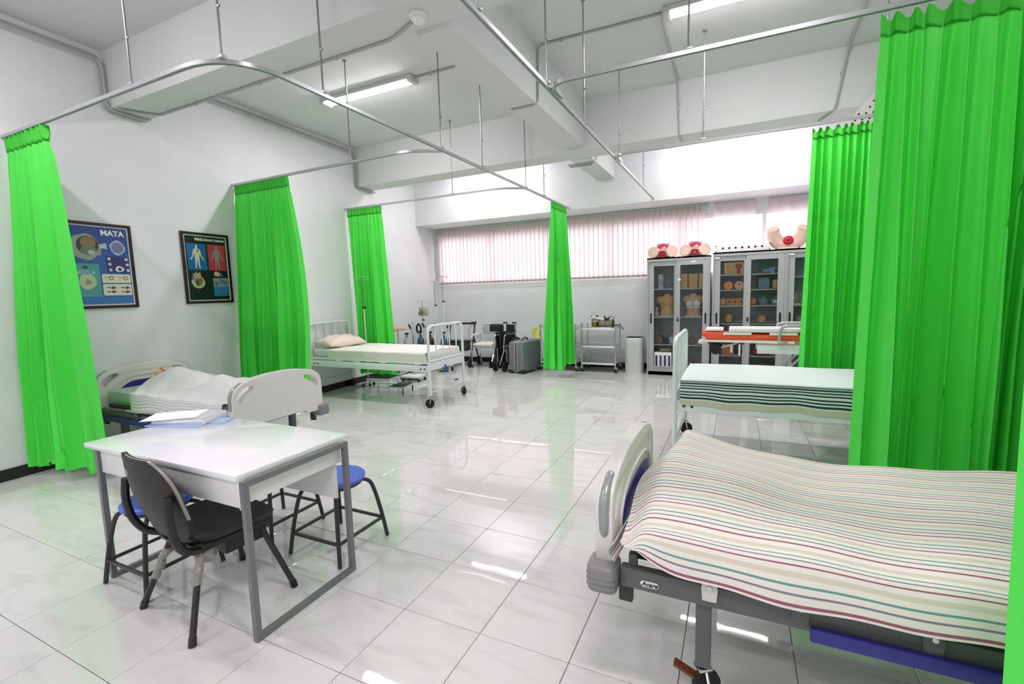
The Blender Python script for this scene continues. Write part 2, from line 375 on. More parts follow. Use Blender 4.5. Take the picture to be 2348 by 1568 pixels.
bw.box((-4.65, YB+0.1, (WZ0+WZ1)/2), (0.54, 0.2, WZ1-WZ0)); bw.box((3.2, YB+0.1, (WZ0+WZ1)/2), (0.4, 0.2, WZ1-WZ0))
wall('wall_back', bw, 'white painted wall under the long blind')
structure(MB().box((-0.6, 1.1, ZC+0.05), (8.4, 11.8, 0.1)).build('ceiling', 'ceil', smooth=False), 'grey white plastered concrete ceiling', 'ceiling')
def trim(n, mb, label, m='ceil'): return structure(mb.build('trim_%d' % n, m, smooth=False), label, 'beam')
def xbeam(ya, yb, z0): return MB().prism([(XL(ya)-0.02, ya), (XR+0.02, ya), (XR+0.02, yb), (XL(yb)-0.02, yb)], z0, ZC+0.02)
trim(1, xbeam(1.02, 1.36, 3.33), 'cross beam nearest the viewer with a pipe along its underside')
trim(2, xbeam(4.5, 4.86, 3.25), 'far cross beam in front of the window bulkhead')
trim(3, MB().box((-0.595, 2.93, 3.59), (0.29, 3.16, 0.58)), 'lengthwise ceiling beam between the two bays')
trim(4, MB().box((-0.595, 5.53, 3.555), (0.29, 1.36, 0.63)), 'lengthwise ceiling beam beyond the far cross beam')
trim(5, MB().box((-0.595, -1.8, 3.59), (0.29, 5.66, 0.58)), 'lengthwise ceiling beam above the viewer')
trim(6, xbeam(-2.6, -2.25, 3.33), 'cross beam behind the viewer')
trim(7, MB().prism([(XL(6.2)-0.02, 6.2), (XR+0.02, 6.2), (XR+0.02, YB+0.02), (XL(YB)-0.02, YB+0.02)], 2.81, ZC+0.02), 'white bulkhead above the blinds', 'wall')
# baseboards of black tiles, each tile a piece
def baseboard(name, p, q, label, nrm):
    p = Vector(p); q = Vector(q); d = (q-p); n = int(d.length/0.4); dn = d.normalized(); a = math.atan2(d.y, d.x); nv = Vector(nrm)
    b = MB(); mid = (p+q)/2-nv*0.002
    b.box((mid.x, mid.y, 0.05), (d.length, 0.008, 0.1), rz=a); root = structure(b.build(name, 'grout', smooth=False), label, 'baseboard')
    me = None
    for k in range(n):
        c = p+dn*(0.4*k+0.2)+nv*0.008
        if me is None: o = MB().box((0, 0, 0), (0.395, 0.012, 0.098), 0.002).build('tile', 'base', root, smooth=False); me = o.data
        else: o = bpy.data.objects.new('tile', me); COL.objects.link(o); o.parent = root
        o.location = (c.x, c.y, 0.051); o.rotation_euler = (0, 0, a)
baseboard('baseboard_left', (XL(-1.0), -1.0, 0), (XL(YB), YB, 0), 'black tile skirting along the poster wall', (1, 0.05, 0))
baseboard('baseboard_back', (XL(YB)+0.02, YB, 0), (XR, YB, 0), 'black tile skirting under the window', (0, -1, 0))
baseboard('baseboard_right', (XR, 0, 0), (XR, YB, 0), 'black tile skirting along the right wall', (-1, 0, 0))
# window
wf = MB(); yw = YB+0.06
for x0_, x1_, z0_, z1_ in ((WX0, WX1, WZ0, WZ0+.05), (WX0, WX1, WZ1-.05, WZ1)): wf.box(((x0_+x1_)/2, yw, (z0_+z1_)/2), (x1_-x0_, 0.05, z1_-z0_))
win = structure(wf.build('window_1', 'wht', smooth=False), 'long white framed window behind the blinds', 'window')
nw = 6
for k in range(nw+1):
    x = lerp(WX0+.025, WX1-.025, k/nw); MB().box((x, yw, (WZ0+WZ1)/2), (0.05, 0.05, WZ1-WZ0-.1)).build('mullion', 'wht', win, smooth=False)
    if k < nw: MB().box((x+(WX1-WX0)/nw/2, yw, (WZ0+WZ1)/2), ((WX1-WX0)/nw-.06, 0.005, WZ1-WZ0-.1)).build('pane', 'wglass', win, smooth=False)
# vertical blind: every slat a piece with its bottom weight
bl = thing('vertical_blind', 'long pale pink vertical blind covering the window left of the cabinets', 'blind', (0, 6.87, 0))
MB().box((-1.72, 0, 2.79), (5.3, 0.04, 0.04), 0.005).build('headrail', 'alu', bl)
x = -4.33; k = 0; wz = 0.0
while x < 0.92:
    ang = RND.gauss(0.16, 0.03)
    if x > -1.15: ang += 0.42*max(0, math.sin(x*2.6+.4))
    zb = 1.655-0.0*x; h = 2.77-zb
    tw = RND.gauss(0, 0.02)
    def fs_(u, v, a=ang, t=tw, h=h):
        aa = a+t*v; s = (u-.5)*0.105; cv = 0.006*(1-(2*u-1)**2)
        return (s*math.cos(aa)-cv*math.sin(aa), -s*math.sin(aa)-cv*math.cos(aa), -v*h)
    sl = MB().grid(fs_, 2, 6).build('slat', 'blind', bl); sl.location = (x, 0, 2.77)
    wt = MB().box((0, 0, -h+0.012), (0.105, 0.006, 0.034), rz=-(ang+tw)).build('bottom_weight', 'weight', sl, smooth=False)
    x += 0.089; k += 1
# sheer curtains over the right part of the window
def sheer(x0, x1, y, seed, lab):
    r = random.Random(seed)
    ph = [r.uniform(0, 6) for _ in range(4)]
    def f(u, v):
        x = lerp(x0, x1, u); a = 0.012+0.03*v
        yy = y+a*math.sin(x*34+ph[0])+a*.6*math.sin(x*19+ph[1])
        xs = x+0.05*math.sin(6*v+ph[2])*v+0.12*v*(0.5-u)*math.sin(ph[3])
        return (xs, yy, lerp(2.78, 1.55, v))
    root = thing('sheer_curtain', lab, 'curtain', (0, 0, 0), 0, 'sheer curtains')
    MB().grid(f, int((x1-x0)*70), 10).build('voile', 'sheer', root)
    MB().tube([(x0, y, 2.79), (x1, y, 2.79)], 0.008, 6).build('rail', 'alu', root)
sheer(1.02, 1.62, 6.855, 3, 'sheer pinkish voile over the window, above the white box with holes')
sheer(1.80, 2.62, 6.855, 5, 'sheer pinkish voile over the window, next to the green curtain')
# ---------------------------------------------------------------- ceiling lamps
def lamp(name, label, x0, x1, y, group='batten lamps on the ceiling', k=1.0):
    L = x1-x0; t = thing(name, label, 'lamp', ((x0+x1)/2, y, ZC), 0, group)
    MB().box((0, 0, -0.024), (L-0.06, 0.15, 0.048), 0.006).build('housing', 'lampbody', t)
    prof = [(k*0.060*math.cos(a), -0.047-(.012+k*0.012)*math.sin(a)) for a in [PI*i/10 for i in range(11)]]
    h = L/2-0.07
    vs = [(sx*h, p[0], p[1]) for sx in (-1, 1) for p in prof]
    fs = [(i, i+1, 12+i, 11+i) for i in range(10)]+[(10, 0, 11, 21), tuple(range(10, -1, -1)), tuple(range(11, 22))]
    MB().add(vs, fs).build('diffuser', 'lamp', t)
    for s in (-1, 1): MB().box((s*(L/2-0.035), 0, -0.038), (0.07, 0.156, 0.076), 0.02).build('end_cap', 'lampbody', t)
    return t
lamp('batten_lamp', 'lit batten lamp on the ceiling left of the lengthwise beam', -3.26, -1.88, 2.88)
lamp('batten_lamp', 'lit batten lamp on the ceiling right of the lengthwise beam', 0.74, 2.14, 2.94)
for (x0_, x1_, s) in ((-3.25, -1.95, 'left'), (0.62, 1.95, 'right')):
    lamp('batten_lamp', 'lit batten lamp in the window bay, %s of the beam, nearer the window' % s, x0_, x1_, 5.78, k=.46)
    lamp('batten_lamp', 'lit batten lamp in the window bay, %s of the beam, nearer the cross beam' % s, x0_, x1_, 5.52, k=.56)
    lamp('batten_lamp', 'lit batten lamp in the bay above the desk, %s of the beam' % s, x0_, x1_, -0.75)
    lamp('batten_lamp', 'lit batten lamp in the bay behind the viewer, %s of the beam' % s, x0_, x1_, -3.1)
# smoke detector
sd = thing('smoke_detector', 'round white smoke detector under the near cross beam', 'detector', (-0.60, 1.18, 3.33))
MB().lathe([(0.06, 0), (0.062, -0.014), (0.05, -0.022), (0.05, -0.03)], 24).build('base', 'wht', sd)
MB().lathe([(0.044, -0.03), (0.046, -0.045), (0.036, -0.056), (0.0, -0.056)], 24).build('head', 'wht', sd)
# ---------------------------------------------------------------- pipes
def pipe(label, paths, r, clips=()):
    t = thing('conduit_pipe', label, 'pipe', (0, 0, 0))
    for p in paths: MB().tube(fillet(p, 0.07, 4), r, 7).build('pipe', 'pipe', t)
    for c in clips: MB().box(c, (0.03, 0.03, 0.03), 0.006).build('clip', 'pipe', t)
def wl(y, off=0.0): return XL(y)+0.02+off
pipe('twin grey pipes along the top of the poster wall, dropping under both cross beams',
     [[(wl(-2.2, o), -2.2, 3.79-o), (wl(0.985, o), 0.985, 3.79-o), (wl(0.985, o), 0.985, 3.31), (wl(1.36, o), 1.38, 3.31), (wl(1.4, o), 1.38, 3.80-o), (wl(4.47, o), 4.475, 3.80-o), (wl(4.47, o), 4.475, 3.232), (wl(4.9, o), 4.93, 3.232)] for o in (0.0, 0.045)], 0.013)
pipe('thin grey pipe along the underside of the near cross beam', [[(-4.05, 1.05, 3.318), (-3.9, 1.33, 3.318), (-0.95, 1.33, 3.318), (-0.68, 1.22, 3.318)]], 0.011, [(x, 1.33, 3.318) for x in (-3.3, -2.4, -1.5)])
pipe('thin grey pipe from the left lamp over the lengthwise beam to the right lamp',
     [[(-1.88, 2.9, 3.848), (-0.755, 2.9, 3.848), (-0.755, 2.9, 3.29), (-0.435, 2.9, 3.29), (-0.435, 2.93, 3.848), (0.75, 2.96, 3.848)]], 0.011, [(-1.7, 2.9, 3.845), (-0.2, 2.94, 3.845), (-0.62, 2.9, 3.292)])
pipe('thin grey pipe from the right lamp down the far cross beam', [[(0.72, 2.96, 3.848), (0.70, 4.485, 3.848), (0.72, 4.485, 3.24), (0.72, 4.8, 3.238)]], 0.010, [(0.715, 4.487, 3.6)])
pipe('bent grey pipe across the ceiling near the green curtains', [[(2.3, 1.38, 3.848), (2.32, 3.3, 3.848), (2.36, 4.485, 3.848), (2.26, 4.485, 3.24), (2.16, 4.8, 3.238)]], 0.013, [(2.31, 4.485, 3.6)])
pipe('short twin pipes under the beam beyond the far cross beam', [[(-0.85, 5.05, 3.236), (-0.45, 5.05, 3.226), (-0.43, 5.05, 3.4)], [(-0.85, 5.12, 3.228), (-0.5, 5.14, 3.226), (-0.43, 5.14, 3.4)]], 0.012)
# perforated board at the right end of the far beam
pb = thing('perforated_board', 'white board with rows of dark holes leaning beside the far cross beam', 'board', (2.29, 4.44, 3.0))
MB().curve2d([[(0, 0), (0.88, 0), (0.88, 0.84), (0.72, 0.84)]], 0.012, 0.001, XZ(0)).build('board', 'perf', pb)
hh = MB()
for i in range(14):
    for j in range(15):
        x = 0.05+i*0.06+(0.03 if j % 2 else 0); z = 0.04+j*0.055
        if x < 0.86 and z < x*1.167-0.03 and z < 0.82: hh.cyl((x, -0.0065, z), (x, -0.0072, z), 0.010, seg=8)
o = hh.build('hole', 'hole', pb); o['kind'] = 'stuff'
# ---------------------------------------------------------------- curtain tracks with hanging rods
ZT = 2.85
def track(label, pts, rods, r=0.18, group='curtain tracks'):
    t = thing('curtain_track', label, 'curtain track', (0, 0, ZT), 0, group)
    p = fillet([(x, y, 0) for x, y in pts], r, 8); P = [Vector(q) for q in p]
    # channel profile: white top web, dark slot below
    b = MB(); n = len(P); prof = [(-0.014, 0.012), (0.014, 0.012), (0.014, -0.012), (0.006, -0.012), (0.006, -0.006), (-0.006, -0.006), (-0.006, -0.012), (-0.014, -0.012)]
    for i, q in enumerate(P):
        d = ((P[min(i+1, n-1)]-P[max(i-1, 0)])).normalized(); nv = Vector((-d.y, d.x, 0))
        for a, z in prof: b.v.append(tuple(q+nv*a+Vector((0, 0, z))))
    for i in range(n-1):
        for j in range(8): b.f.append((i*8+j, i*8+(j+1) % 8, (i+1)*8+(j+1) % 8, (i+1)*8+j))
    b.f += [tuple(range(8)), tuple((n-1)*8+j for j in range(8))]
    b.build('rail', 'alu', t, ang=30)
    for x, y in rods:
        top = ZC-ZT
        for (xa, ya, xb, yb, zb) in ((-4.6, 1.02, 3.2, 1.36, 3.33), (-4.6, 4.5, 3.2, 4.86, 3.25)):
            if ya < y < yb: top = zb-ZT
        o = MB().cyl((x, y, 0.01), (x, y, top), 0.0065, seg=8).build('hanger_rod', 'rod', t)
        MB().lathe([(0.02, top-0.012), (0.02, top)], 10, Matrix.Translation((x, y, 0))).build('ceiling_flange', 'rod', o)
        MB().box((x, y, 0.02), (0.05, 0.034, 0.018), 0.004).build('clamp', 'alu', o)
        MB().box((x+0.008, y, 0.30), (0.022, 0.012, 0.014), 0.003).build('joint_screw', 'rod', o)
    return t
track('long left track curving from the poster wall to the bulkhead', [(XL(.24), 0.24), (-1.25, 0.24), (-1.25, 6.2)], [(-2.21, 0.24), (-1.38, 0.30), (-1.25, 0.93), (-1.25, 2.38), (-1.25, 3.2), (-1.25, 4.42), (-1.25, 5.1)], 0.4)
track('short left track over the second green curtain, joining the aisle track', [(XL(2.27), 2.27), (-1.55, 2.25), (-1.265, 2.42)], [(-2.3, 2.26)], 0.3)
track('short left track over the third green curtain, nearest the window', [(XL(4.22), 4.22), (-1.55, 4.22), (-1.265, 4.4)], [(-2.3, 4.22)], 0.3)
track('straight right aisle track running to the bulkhead', [(0.165, -1.4), (0.165, 6.2)], [(0.165, 0.6), (0.165, 1.56), (0.165, 2.45), (0.165, 3.80), (0.165, 5.3)], 0.1)
track('curved right track carrying the near green curtain', [(0.195, 1.8), (0.195, 1.53), (XR, 1.58)], [(1.08, 1.545), (2.8, 1.57)], 0.28)
track('curved right track carrying the green curtain by the window', [(0.195, 3.75), (0.195, 3.46), (XR, 3.46)], [(1.05, 3.46), (2.45, 3.46)], 0.28)
track('track of the green curtain at the right edge', [(0.195, -0.15), (0.195, -0.42), (XR, -0.42)], [(1.05, -0.42), (2.7, -0.42)], 0.28)
# ================================================================ green curtains
def poly_at(P, u):
    n = len(P)-1; t = min(n-1e-6, max(0, u*n)); i = int(t); k = t-i
    return Vector(P[i]).lerp(Vector(P[i+1]), k)
def curtain(label, top, bot, zt, zb, folds, at, ab, seed, sag=0.0, band=0.1, sharp=0.35, mid=None, bandmat='greenband'):
    r = random.Random(seed); t = thing('privacy_curtain', label, 'curtain', (0, 0, 0), 0, 'green privacy curtains')
    ws = [r.uniform(.6, 1.5) for _ in range(folds)]; tot = sum(ws); cum = [0]
    for q in ws: cum.append(cum[-1]+q/tot)
    amp = [r.uniform(.55, 1.25) for _ in range(folds+1)]; dr = [r.uniform(-1, 1) for _ in range(folds+1)]
    skew = [r.uniform(-.12, .12) for _ in range(folds+1)]; bz = [r.uniform(-1, 1) for _ in range(folds+1)]
    def phase(u):
        for i in range(folds):
            if u <= cum[i+1] or i == folds-1: return i+(u-cum[i])/(cum[i+1]-cum[i])
    def itp(a, p):
        i = max(0, min(folds-1, int(p))); k = min(1, max(0, p-i)); k = k*k*(3-2*k); return a[i]*(1-k)+a[i+1]*k
    def prof(p, v):
        c = math.cos(PI*p); s = 2*(c*c+.003)**(.32)-1.2
        return s*1.15+0.2*math.sin(4*PI*p+1.3+v*1.5)
    def f(u, v, off=0.0, z0=0.0):
        ph = phase(u); pd = ph+itp(dr, ph)*0.22*v
        a = lerp(at, ab, min(1, v*1.3)**0.8)*itp(amp, ph)
        P = poly_at(top, u); Q = poly_at(bot, u)
        b = P.lerp(Q, v)
        if mid: b = b+Vector(mid)*math.sin(PI*v)*u**3
        eps = 0.01; d = (poly_at(bot, min(1, u+eps))-poly_at(bot, max(0, u-eps))); d = Vector((d.x, d.y)).normalized(); n = Vector((-d.y, d.x))
        pin = 1-0.55*math.exp(-((v*(zt-zb)-band-0.01)/0.05)**2)
        o = prof(pd, v)*a*pin+off+ab*.75*min(1, v*1.5)*(math.sin(2*PI*u*folds/4.3+seed)+.6*math.sin(2*PI*u*folds/2.6+seed*.7+v))
        lat = (itp(skew, ph)*v*1.5+.35*v)*a*math.sin(2*PI*pd)
        z = lerp(zt, zb+0.028*itp(bz, ph), v)
        if sag: z -= sag*math.exp(-v*22)*(0.5-0.5*math.cos(2*PI*ph))
        return (b.x+n.x*o+d.x*lat, b.y+n.y*o+d.y*lat, z+z0)
    MB().grid(lambda u, v: f(u, v), folds*16, 34).build('curtain_cloth', 'green', t, ang=180)
    h = band/(zt-zb)
    def fb(u, v):
        w_ = v if v < .5 else 1-v; vv = (v*2)*h if v <= .5 else (2-2*v)*h
        return f(u, vv, -0.004 if v <= .5 else 0.004)
    MB().grid(fb, folds*12, 8).build('heading_band', bandmat, t, ang=180)
    return t
curtain('green curtain hanging against the wall at the left edge, beside the blue eye poster', [(XL(.24)+.03, .24), (-3.44, .24)], [(-4.09, .13), (-3.72, .18), (-3.26, .24)], 2.835, .10, 9, .022, .07, 21, band=.12)
curtain('wide green curtain between the second poster and the white metal bed', [(XL(2.27)+.03, 2.27), (-3.27, 2.26)], [(-4.18, 2.10), (-3.17, 2.20)], 2.835, .2, 14, .022, .065, 33, band=.11, mid=(.13, 0))
curtain('narrow green curtain behind the pillow of the white metal bed', [(XL(4.22)+.03, 4.22), (-3.62, 4.22)], [(-4.28, 4.20), (-3.50, 4.22)], 2.835, .2, 10, .018, .055, 45, band=.11)
curtain('narrow green curtain hanging alone in the aisle in front of the blinds', [(-1.25, 5.42), (-1.25, 6.14)], [(-1.36, 5.47), (-1.20, 6.18)], 2.835, .16, 7, .02, .09, 52, band=.1)
curtain('green curtain behind the green-striped bed, beside the cabinets', [(1.955, 3.46), (3.1, 3.46)], [(1.915, 3.46), (3.1, 3.46)], 2.825, .23, 19, .022, .055, 63, sag=.05, band=.09)
curtain('tall green curtain in front of the right wall, between the two right beds', [(2.015, 1.54), (3.12, 1.57)], [(1.99, 1.55), (3.1, 1.57)], 2.825, .24, 15, .03, .075, 71, sag=.06, band=.11)
curtain('green curtain cut by the right edge, in front of the red-striped bed', [(1.875, -.42), (3.1, -.42)], [(1.875, -.42), (3.1, -.42)], 2.825, .2, 9, .025, .05, 84, sag=.05)
# ================================================================ hospital beds with moulded end boards
def caster(parent, loc, r=0.06, m='rubber', plate='chrome', ang=0.0):
    root = MB().box((0, 0, 2*r+0.015), (0.05, 0.05, 0.012), 0.003).tube([(0, -.022, 2*r+.01), (.012, -.022, r)], .006, 6).tube([(0, .022, 2*r+.01), (.012, .022, r)], .006, 6).build('caster_fork', plate, parent)
    root.location = loc; root.rotation_euler = (0, 0, ang)
    MB().lathe([(r*.62, -.012), (r*.97, -.013), (r, -.006), (r, .006), (r*.97, .013), (r*.62, .012)], 20, Matrix.Translation((.014, 0, r)) @ Matrix.Rotation(PI/2, 4, 'X')).build('wheel', m, root)
    MB().lathe([(r*.6, -.009), (r*.6, .009)], 14, Matrix.Translation((.014, 0, r)) @ Matrix.Rotation(PI/2, 4, 'X')).build('wheel_hub', 'gcyl', root)
    return root
def end_board(parent, name, x, W, z0, z1, t, inner, blue=True):
    """moulded plastic bed end in the local YZ plane; inner = +1/-1 side that faces the mattress"""
    h = W/2; zs = z1-0.12
    top = smooth_path([(-h, zs-.03), (-h*.93, zs+.035), (-h*.72, z1-.035), (-h*.35, z1-.006), (0, z1), (h*.35, z1-.006), (h*.72, z1-.035), (h*.93, zs+.035), (h, zs-.03)], 4)
    low = [(h, z0+.02), (h-.015, z0), (h*.62, z0), (h*.55, z0+.03), (-h*.55, z0+.03), (-h*.62, z0), (-h+.015, z0), (-h, z0+.02)]
    out = [(p.x, p.y) for p in [Vector((a[0], a[1], 0)) for a in top]]+low
    holes = []
    for s in (-1, 1):
        q = smooth_path([(s*(h-.045), zs-.055), (s*(h-.050), zs-.010), (s*(h-.10), z1-.088), (s*(h-.16), z1-.072), (s*(h-.185), z1-.082), (s*(h-.175), z1-.105), (s*(h-.115), zs-.025), (s*(h-.065), zs-.075)], 4, True)
        holes.append([(p.x, p.y) for p in [Vector((a[0], a[1], 0)) for a in q]])
    b = MB().curve2d([out]+holes, t, 0.006, YZ(x), 2).build(name, 'abs', parent)
    g = MB()
    for s in (-1, 1):
        g = MB().tube(smooth_path([(x, s*(h-.012), zs-.13), (x, s*(h-.008), zs-.03), (x, s*h*.92, zs+.026), (x, s*h*.74, z1-.047)], 4), [.012]+[.021]*11+[.012], 10)
        g.build('hand_grip', 'grip', b)
    # raised arch and blue insert on the mattress side
    if blue:
        xi = x+inner*(t/2+.002)
        arc_ = smooth_path([(xi, -h*.72, z0+.06), (xi, -h*.70, z0+.17), (xi, -h*.45, z1-.135), (xi, 0, z1-.115), (xi, h*.45, z1-.135), (xi, h*.70, z0+.17), (xi, h*.72, z0+.06)], 5)
        MB().tube(arc_, .008, 6).build('raised_rib', 'abs', b)
        q = smooth_path([(-h*.64, z0+.07), (-h*.60, z0+.17), (-h*.36, z1-.175), (0, z1-.165), (h*.36, z1-.175), (h*.60, z0+.17), (h*.64, z0+.07)], 5)
        MB().curve2d([[(a[0], a[1]) for a in q]], .006, .001, YZ(xi)).build('blue_insert', 'blue', b)
    else:
        xo = x-inner*(t/2+.001)
        for s in (-1, 1):
            MB().tube(smooth_path([(xo, s*h*.80, z0+.03), (xo, s*h*.76, z0+.10), (xo, s*h*.70, z0+.20), (xo, s*h*.5, z0+.235)], 4), .003, 5).build('moulded_crease', 'abs', b)
    return b
def hospital_bed(label, loc, rz, L, W, z1, mz=.63, sidebar=True, decal=True):
    t = thing('hospital_bed', label, 'bed', loc, rz, 'hospital beds with moulded end boards'); h = W/2
    zr = .42
    for x, nm, inn in ((0, 'foot_board', 1), (L, 'head_board', -1)):
        end_board(t, nm, x, W, zr-.0, z1, .062, inn, True)
        for s in (-1, 1):
            bp = MB().curve2d([rrect(-.055, -.06, .055, .06, .03)], .10, .012, Matrix.Translation((x+(.0 if x == 0 else 0), s*(h+.0), zr-.005)) @ Matrix.Rotation(0, 4, 'Z')); bp = bp.build('corner_bumper', 'absg', t)
            for q in (-.02, .0, .02): MB().tube([(p_[0]+x, p_[1]+s*h, zr-.012+q) for p_ in rrect(-.056, -.061, .056, .061, .03)], .0022, 5, closed=True).build('moulded_rib', 'absg', bp)
            MB().box((x+inn*.075, s*(h-.03), zr-.06), (.05, .03, .10), .004).build('bumper_bracket', 'dark', t)
    for s in (-1, 1):
        r = MB().box((L/2, s*(h-.01), zr), (L-.12, .04, .075), .006).build('side_rail', 'steel', t)
        if s == -1 and decal:
            MB().curve2d([rrect(-.032, -.011, .032, .011, .011)], .003, .0006, Matrix.Translation((.165, -(h-.01)-.0225, zr-.005)) @ Matrix.Rotation(PI/2, 4, 'X')).build('name_plate', 'wht', r)
            text_mesh('lettering', 'Acare', .023, M['blk'], r, (.165, -(h-.01)-.0245, zr-.005), (PI/2, 0, 0), 'CENTER', .3)
        # slotted upper frame
        MB().box((L/2, s*(h-.06), zr+.065), (L-.2, .03, .035), .004).build('platform_rail', 'dark', t)
        for x in (.1, .24, .27): MB().box((x, s*(h-.035), zr+.05), (.03, .03, .05), .004).build('rail_post', 'steel', t)
        for x in (.36, .62, .94, 1.3):
            b = MB().curve2d([[(-.022, -.035), (.022, -.035), (.026, .01), (.018, .04), (-.018, .04), (-.026, .01)]], .012, .003, Matrix.Translation((x, s*(h+.016), zr+.025)) @ Matrix.Rotation(PI/2, 4, 'X')).build('hook_bracket', 'abs' if x < .4 else 'steel', t)
            MB().cyl((x, s*(h+.022), zr+.04), (x, s*(h+.028), zr+.04), .008, seg=10).build('bolt', 'chrome', b)
        MB().box((L*.36, s*(h+.004), zr+.072), (.62, .010, .022), .004, ry=.035).build('cream_link_bar', 'abs', t)
        MB().box((L*.62, s*(h+.004), zr+.070), (.5, .010, .022), .004, ry=.03).build('cream_link_bar', 'abs', t)
        if sidebar: MB().box((1.22, s*(h+.03), zr-.028), (1.15, .022, .045), .006).build('folded_side_guard', 'blue', t)
    for x in (.34, L-.34):
        MB().box((x, 0, zr-.05), (.05, W-.08, .05), .004).build('cross_beam', 'steel', t)
        for s in (-1, 1):
            lg = MB().box((x, s*(h-.05), (.125+zr)/2), (.05, .05, zr-.125), .004).build('leg', 'steel', t)
            MB().box((x-.06, s*(h-.05), .085), (.08, .035, .012), .003, ry=.4).build('brake_pedal', 'rust', lg)
            caster(t, (x, s*(h-.05), 0), .05, ang=.6)
    # platform panels
    for k in range(4):
        x0 = .12+k*(L-.24)/4; MB().box((x0+(L-.24)/8, 0, zr+.085), ((L-.24)/4-.02, W-.14, .012), .003).build('platform_panel', 'abs', t)
    # mattress
    MB().box((L/2, 0, (mz+zr+.092)/2), (L-.16, W-.1, mz-zr-.092), .03).build('mattress', 'vinyl', t)
    return t
b4 = hospital_bed('hospital bed with cream end board in the right foreground, under a red-striped sheet', (.945, .47, 0), 0, 2.12, .94, .80, mz=.592, sidebar=True)
b1 = hospital_bed('hospital bed with cream end boards behind the white desk', (-2.13, 1.06, 0), PI, 2.0, .86, .845, decal=False)
# striped sheet over the near right bed
def sheet4():
    x0, x1 = 1.0, 3.0; L = x1-x0
    def top(x, s):                      # s: 0 near edge .. 1 far edge
        f = (x-x0)/L
        z = .655+.055*math.exp(-((x-1.08)/.16)**2)*s-.03*math.exp(-((x-1.75)/.3)**2)*s+.012*math.sin(x*5+1)*s
        z += .028*math.exp(-((x-1.25)/.25)**2)*math.exp(-((s-.45)/.3)**2)-.012*math.exp(-((x-1.62)/.35)**2)
        z += .004*math.sin(9*x+4*s)+.003*math.sin(17*x-7*s)
        z -= .075*math.exp(-((x-x0)/.055)**2)*(1-.35*s)
        return z
    def f(u, v):
        x = lerp(x0, x1, u); tot = .17+.86+.12
        d = v*tot
        wob = .010*math.sin(7*x)+.006*math.sin(19*x+1)
        if d < .17:                                    # near drop, rolled under
            k = d/.17; zt = top(x, 0); zb = .50+.06*math.exp(-((x-1.0)/.14)**2)+wob*.6
            a = k*PI/2
            y = -.035-.045*math.cos(a)**.8*(1 if k < .98 else 1)+.01*k+wob*.4*(1-k); z = lerp(zb, zt-.012, math.sin(a)**.9)
        elif d < .17+.86:
            s = (d-.17)/.86; y = -.02+.96*s; z = top(x, s)-.012*math.exp(-(s/.05)**2)
        else:
            k = (d-1.03)/.12; zt = top(x, 1); y = .94+.035*math.sin(k*PI/2); z = zt-.14*k**1.6
        xx = x+.02*math.sin(v*9)*math.exp(-((x-x0)/.1)**2)-.02*math.exp(-((x-x0)/.06)**2)*math.sin(PI*min(1, max(0, (d-.05)/1.0)))
        xx += .07*math.exp(-(x-x0)/.07)*max(0, 1-d/.15)**1.3
        xx += .085*max(0, min(1, (d-.17)/.86))*math.exp(-(x-x0)/.15)
        return (xx, y, z, x, d)
    t = MB().grid(f, 90, 80, uv=True).build('bed_sheet', 'blanket4', ang=180)
    tag(t, 'cream cotton sheet with red, grey and green stripes spread over the foreground bed', 'sheet', 'bed sheets')
    # tucked fold at the foot end
    def g(u, v):
        y = lerp(-.06, .9, v); z0 = .50+.0*y
        zt = top(x0+.02, max(0, min(1, v)))-.02
        return (x0-.004+.02*math.sin(u*PI)*-1+.085*max(0, min(1, v)), y, lerp(z0, zt, u), y*.5+u*.1, u*.16+.4+v*.02)
    e = MB().grid(g, 8, 30, uv=True).build('tucked_end', 'blanket4', t, ang=180)
sheet4()
# training manikin under a sheet on the bed behind the desk
mk = bpy.data.meshes.new('manikin')
pts = [((-3.30, 1.10, .63), .10), ((-3.52, 1.10, .645), .11), ((-3.72, 1.11, .65), .115), ((-3.82, 1.11, .66), .055), ((-3.88, 1.10, .705), .085), ((-3.95, 1.09, .715), .075),
       ((-3.70, .93, .62), .06), ((-3.50, .90, .60), .045), ((-3.32, .92, .60), .035), ((-3.70, 1.29, .62), .06), ((-3.50, 1.32, .60), .045), ((-3.32, 1.30, .60), .035),
       ((-3.08, 1.0, .62), .075), ((-2.85, .98, .62), .055), ((-2.5, .97, .60), .04), ((-3.08, 1.2, .62), .075), ((-2.85, 1.22, .62), .055), ((-2.5, 1.22, .60), .04)]
ed = [(0, 1), (1, 2), (2, 3), (3, 4), (4, 5), (2, 6), (6, 7), (7, 8), (2, 9), (9, 10), (10, 11), (0, 12), (12, 13), (13, 14), (0, 15), (15, 16), (16, 17)]
mk.from_pydata([p for p, r in pts], ed, [])
mo = bpy.data.objects.new('manikin', mk); COL.objects.link(mo)
md = mo.modifiers.new('s', 'SKIN'); 
pts = [((p[0], p[1], p[2]-(.035 if r != .085 and r != .075 or p[0] > -3.8 else 0)), r) for p, r in pts]
for i, (p, r) in enumerate(pts): mk.vertices[i].co = p; mk.skin_vertices[0].data[i].radius = (r, r)
mk.skin_vertices[0].data[0].use_root = True
md2 = mo.modifiers.new('d', 'SUBSURF'); md2.levels = 2; md2.render_levels = 2
mk.materials.append(M['skin'])
tag(mo, 'skin-coloured training manikin lying under the grey-striped sheet', 'manikin')
for s in (-1, 1): MB().ell((-3.92, 1.10+s*.088, .69), (.026, .012, .034)).build('ear', 'skin', mo)
MB().ell((-3.90, 1.10, .785), (.022, .015, .018)).build('nose', 'skin', mo)
for s in (-1, 1): MB().ell((-3.935, 1.10+s*.034, .765), (.013, .015, .008)).build('eye', 'wht', mo)
